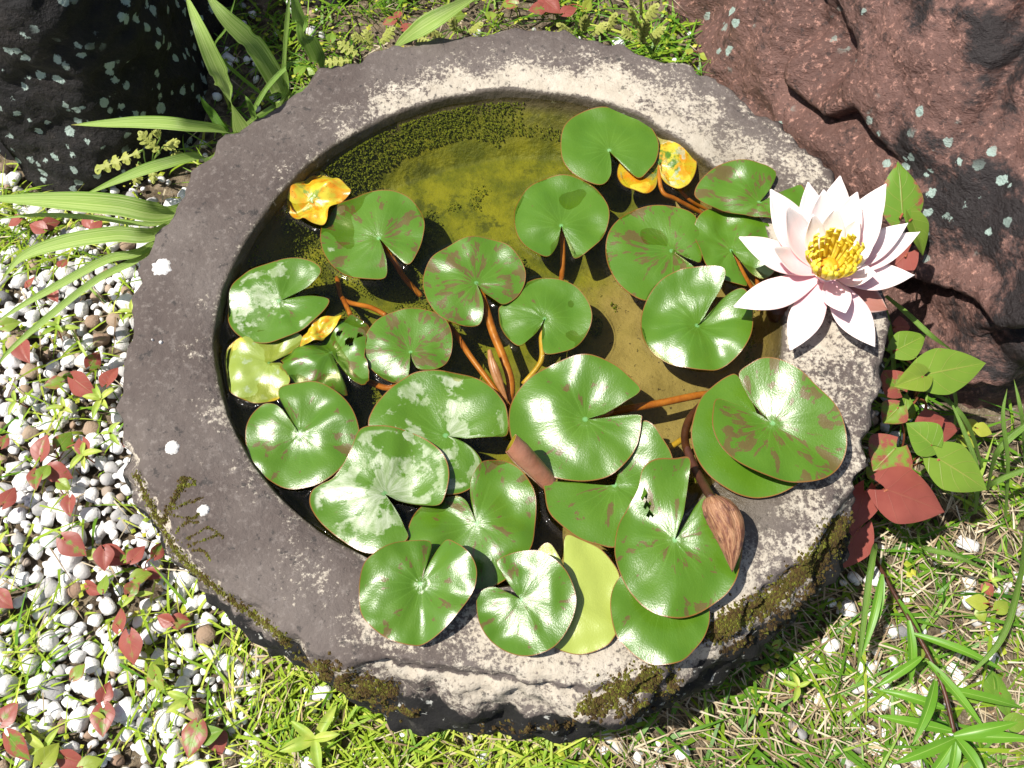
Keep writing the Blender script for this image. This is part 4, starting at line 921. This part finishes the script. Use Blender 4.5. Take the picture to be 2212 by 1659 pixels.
for pts, w, dk, b in (([(540,275,.05),(525,283,.14),(490,192,.24),(455,115,.28),(425,45,.30),(398,-20,.30)], 33, 0, .55), ([(616,216,.12),(560,115,.20),(490,42,.24),(440,-20,.26)], 40, .1, .6), ([(620,217,.12),(618,140,.19),(622,60,.25),(627,-30,.30)], 19, .35, None),
                      ([(692,176,.12),(658,70,.22),(645,30,.25),(630,-30,.28)], 34, .55, None), ([(508,292,.13),(455,241,.17),(432,207,.19)], 17, .8, None), ([(546,257,.12),(574,196,.17),(623,143,.19),(658,130,.19)], 11, .5, None), ([(560,262,.12),(540,225,.16),(528,205,.17)], 12, .6, None), ([(472,120,.10),(490,60,.16),(512,-15,.2)], 8, .6, None)):
    strap(ca, [Ra]+pts, w, dk, bite=b)
fb = at(470, 400, 0); cb = tag(empty('strap_leaf_plant', fb), 'clump of arching pale green strap leaves spreading over the gravel', 'plant')
Rb = (470, 398, .005)
for pts, w, dk in (([(508,300,.13),(402,273,.20),(315,266,.20),(230,268,.18),(154,270,.16)], 25, .05), ([(448,342,.13),(350,357,.17),(262,388,.15),(170,428,.09)], 23, .2), ([(375,460,.13),(245,444,.17),(105,434,.16),(-60,428,.12)], 41, 0),
                   ([(354,500,.13),(245,508,.16),(140,525,.14),(50,556,.10),(0,610,.06)], 30, 0), ([(335,535,.12),(210,605,.13),(105,686,.11),(20,760,.07),(-10,800,.05)], 14, .2), ([(330,530,.12),(235,560,.14),(140,610,.12),(50,660,.09),(-20,705,.06)], 17, .1), ([(360,480,.10),(200,470,.12),(80,465,.11),(-20,475,.09)], 10, .2)):
    strap(cb, [Rb]+pts, w, dk)
fc = at(830, 130, 0); cc = tag(empty('strap_leaf_plant', fc), 'single broad yellow green strap leaf leaning over the far rim', 'plant')
strap(cc, [(825,135,.01),(838,122,.12),(880,85,.19),(929,52,.22),(985,18,.22),(1050,-20,.2)], 40, 0)

# ------------------------------------------------------------------ lobed yellow foliage
def lobed_leaf(parent, B, T, w):
    B, T = Vector(B), Vector(T); ax = T-B; L = ax.length; ax.normalize(); sd = ax.cross(Vector((0, -.3, 1))).normalized(); nr = sd.cross(ax); V = []; F_ = []
    def lobe(t0, s, ln, wd, fw):
        b = len(V); c = B+ax*L*t0; d = (sd*s*.85+ax*fw).normalized(); e = d.cross(nr)
        prof = ((0, .5), (.35, .55), (.6, 1.0), (.85, .8), (1, .25))
        for q, k in prof:
            for z in (-1, 1): V.append(tuple(c+d*ln*q+e*wd*k*z*.5+nr*(.0015*math.sin(q*5)-.1*ln*q*q)))
        for i in range(len(prof)-1): F_.append((b+2*i, b+2*i+1, b+2*i+3, b+2*i+2))
    for t0, k in ((.12, .55), (.32, .85), (.52, 1), (.72, .8)):
        for s in (-1, 1): lobe(t0, s, w*.5*k, L*.13, .5); lobe(t0+.06, s, w*.34*k, L*.09, 1.1); lobe(t0, s, w*.30*k, L*.08, .05)
    lobe(.78, .0001, L*.25, L*.20, 1)
    b = len(V)
    for t in np.linspace(0, 1, 7):
        for s in (-1, 1): V.append(tuple(B+ax*L*t+sd*s*w*.07*(1-.4*t)+nr*.0006))
    for i in range(6): F_.append((b+2*i, b+2*i+1, b+2*i+3, b+2*i+2))
    mesh('leaf', V, F_, M['lobed'], parent)
def lobed_plant(label, foot, leaves):
    ft = at(*foot, 0); root = tag(empty('lobed_leaf_plant', ft), label, 'plant', 'plants with lobed yellowish leaves')
    for (bx, by, tx, ty, zb, zt, w) in leaves:
        B, T = at(bx, by, zb), at(tx, ty, zt); lobed_leaf(root, B, T, px2m(w, zb))
        tube('stem', [ft, (ft+B)*.5+Vector((0, 0, .01)), B, B+(T-B)*.1], .0008, M['green_stem'], root, 5, 5)
lobed_plant('feathery yellow green plant in front of the black boulder', (330, 390), [(310,325,205,368,.09,.08,46),(345,330,300,285,.10,.12,46),(350,320,385,305,.1,.11,36),(300,350,290,400,.08,.06,38),(360,345,395,330,.09,.09,34),(345,300,335,282,.12,.13,30),(330,350,330,395,.07,.06,30)])
lobed_plant('low olive lobed plant between strap leaves and far rim', (760, 120), [(775,120,730,90,.08,.09,44),(800,110,790,65,.08,.10,44),(760,130,700,135,.07,.07,40),(820,95,850,60,.08,.1,40),(740,150,715,170,.06,.06,34),(790,90,760,75,.09,.1,34)])
lobed_plant('pale yellow lobed plant just behind the far rim', (1000, 70), [(960,80,915,62,.10,.12,36),(985,72,975,38,.1,.12,36),(1010,70,1040,50,.1,.12,32),(930,88,900,80,.1,.1,30)])
lobed_plant('tall pale yellow lobed shoot behind the far rim by the boulder', (1390, 90), [(1385,95,1395,45,.1,.14,44),(1380,60,1360,20,.13,.16,40),(1390,50,1420,10,.14,.17,42),(1385,30,1385,-15,.16,.2,42),(1400,80,1435,60,.1,.12,38),(1370,85,1345,65,.1,.11,38),(1415,100,1420,80,.09,.1,30)])
lobed_plant('yellow lobed shoot beside the broad strap leaf at the far rim', (1250, 72), [(1240,75,1205,52,.1,.12,36),(1260,70,1265,35,.1,.13,40),(1275,75,1310,50,.1,.12,36),(1310,70,1330,30,.1,.13,34),(1225,70,1200,75,.1,.1,28)])

# ------------------------------------------------------------------ trailing weed with a brown stem and narrow leaves
def lance(parent, B, T, w, arch=.1, mt='lance'):
    B, T = Vector(B), Vector(T); ax = T-B; L = ax.length; ax.normalize(); sd = ax.cross(Vector((0, 0, 1))).normalized(); nr = sd.cross(ax); V = []; UV = []; m = 5
    for k in range(11):
        t = k/10; ww = w*math.sin(math.pi*min(1, .08+t*.92))**.75*(1-.25*t)+.0002
        for j in range(m): s = (j/(m-1)-.5)*2; V.append(tuple(B+ax*L*t+sd*ww*.5*s+nr*(arch*L*math.sin(t*math.pi)+.25*ww*abs(s)))); UV.append((s, t))
    mesh('leaf', V, [(i*m+j, i*m+j+1, (i+1)*m+j+1, (i+1)*m+j) for i in range(10) for j in range(m-1)], M[mt], parent, uv=UV)
def seedling(px, py, n, L, col_):
    ft = at(px, py, 0); root = tag(empty('seedling', ft), col_, 'plant', 'pale seedlings between the pebbles'); a0 = random.random()*6
    top = ft+Vector((random.uniform(-.006, .006), random.uniform(-.006, .006), .026)); tube('stem', [ft, (ft+top)*.5, top], .0008, M['red_stem'], root, 5, 4)
    for k in range(n):
        a = a0+k*2.399; q = L*random.uniform(.6, 1.1); b = top-Vector((0, 0, .003*k*random.random()))
        lance(root, b, b+Vector((math.cos(a)*q, math.sin(a)*q, random.uniform(-.004, .006))), q*random.uniform(.32, .42), .08, 'seed')
random.seed(17)
for q in ((135, 735, 5, .021), (150, 892, 4, .02), (228, 878, 5, .022), (212, 1005, 5, .02), (262, 960, 4, .018), (322, 1290, 4, .018), (112, 1612, 5, .026), (440, 1508, 4, .02), (690, 1606, 6, .034), (60, 880, 4, .018), (300, 690, 4, .018), (30, 1180, 4, .018), (1700, 1500, 4, .016), (2120, 1260, 4, .016)):
    seedling(*q, 'pale green seedling with %s narrow leaves %s' % (['four', 'five', 'six'][q[2]-4], 'in the yellow grass' if q[0] in (690, 440) else ('in the straw' if q[0] > 1500 else ('beside the basin wall' if 200 < q[0] and q[1] < 1300 else ('in grassy pebbles' if q[1] > 1500 else 'in the open white pebbles')))))
wd = tag(empty('trailing_weed', at(1878, 1130, 0)), 'trailing weed with brown stem and narrow green leaves over the grass', 'plant')
SP = [(1872, 1105, .02), (1880, 1180, .05), (1925, 1270, .07), (1990, 1385, .08), (2035, 1480, .085), (2062, 1585, .085)]
tube('stem', [at(*q) for q in SP], .0019, M['brown_stem'], wd, 7)
for (b, t, w) in (((1905,1245),(1880,1370),20),((1905,1240),(1860,1420),18),((1962,1340),(1965,1480),20),((1975,1370),(2170,1450),18),((1990,1420),(1890,1485),18),((2005,1430),(2130,1580),20),((2020,1470),(1970,1610),22),((2030,1485),(2212,1530),20),((2040,1530),(1895,1490),20),((2058,1580),(1890,1545),22),((2060,1590),(2200,1560),26),((2062,1595),(1930,1650),24),((2066,1598),(2050,1680),22),((2066,1595),(2130,1690),26),((2066,1590),(2230,1595),24),((2060,1585),(2030,1540),18),((2062,1600),(1990,1700),22),((1940,1295),(2000,1400),14)):
    lance(wd, at(*b, .085), at(*t, random.uniform(.05, .1)), px2m(w, .08), random.uniform(.02, .12))
# a few long grass leaves arching at the boulder's foot and in front of the mossy rim
lg = tag(empty('grass_tuft', at(2130, 1050, 0)), 'loose tuft of long grass leaves below the red boulder', 'grass tuft')
for pts, w in (([(1912,640,.12),(1960,680,.14),(2010,725,.14),(2060,760,.11)], 10), ([(1925,850,.05),(1928,780,.10),(1918,700,.14),(1905,630,.15)], 10), ([(2060,940,.02),(2060,850,.10),(2020,800,.13),(1975,770,.14)], 9), ([(2120,1010,.02),(2090,920,.10),(2050,870,.12),(2010,850,.12)], 9), ([(2212,1150,.02),(2200,1250,.10),(2160,1380,.13),(2070,1480,.12)], 12),
               ([(2130,1060,.02),(2150,980,.10),(2212,920,.12),(2260,890,.12)], 12), ([(2100,1070,.03),(2150,1040,.08),(2212,1015,.09),(2280,1000,.08)], 10), ([(2170,1120,.02),(2175,1000,.1),(2165,900,.14),(2175,840,.15)], 8), ([(2212,1000,.02),(2205,900,.1),(2190,820,.12)], 8), ([(2105,1110,.03),(2110,1020,.09),(2080,930,.12),(2045,850,.13)], 9),
               ([(1880,1250,.02),(1888,1180,.08),(1876,1250,.1),(1860,1380,.08),(1850,1460,.05)], 11), ([(1980,1140,.02),(1990,1180,.09),(2060,1200,.11),(2150,1240,.09)], 9)):
    strap(lg, pts, w, .6, .4)
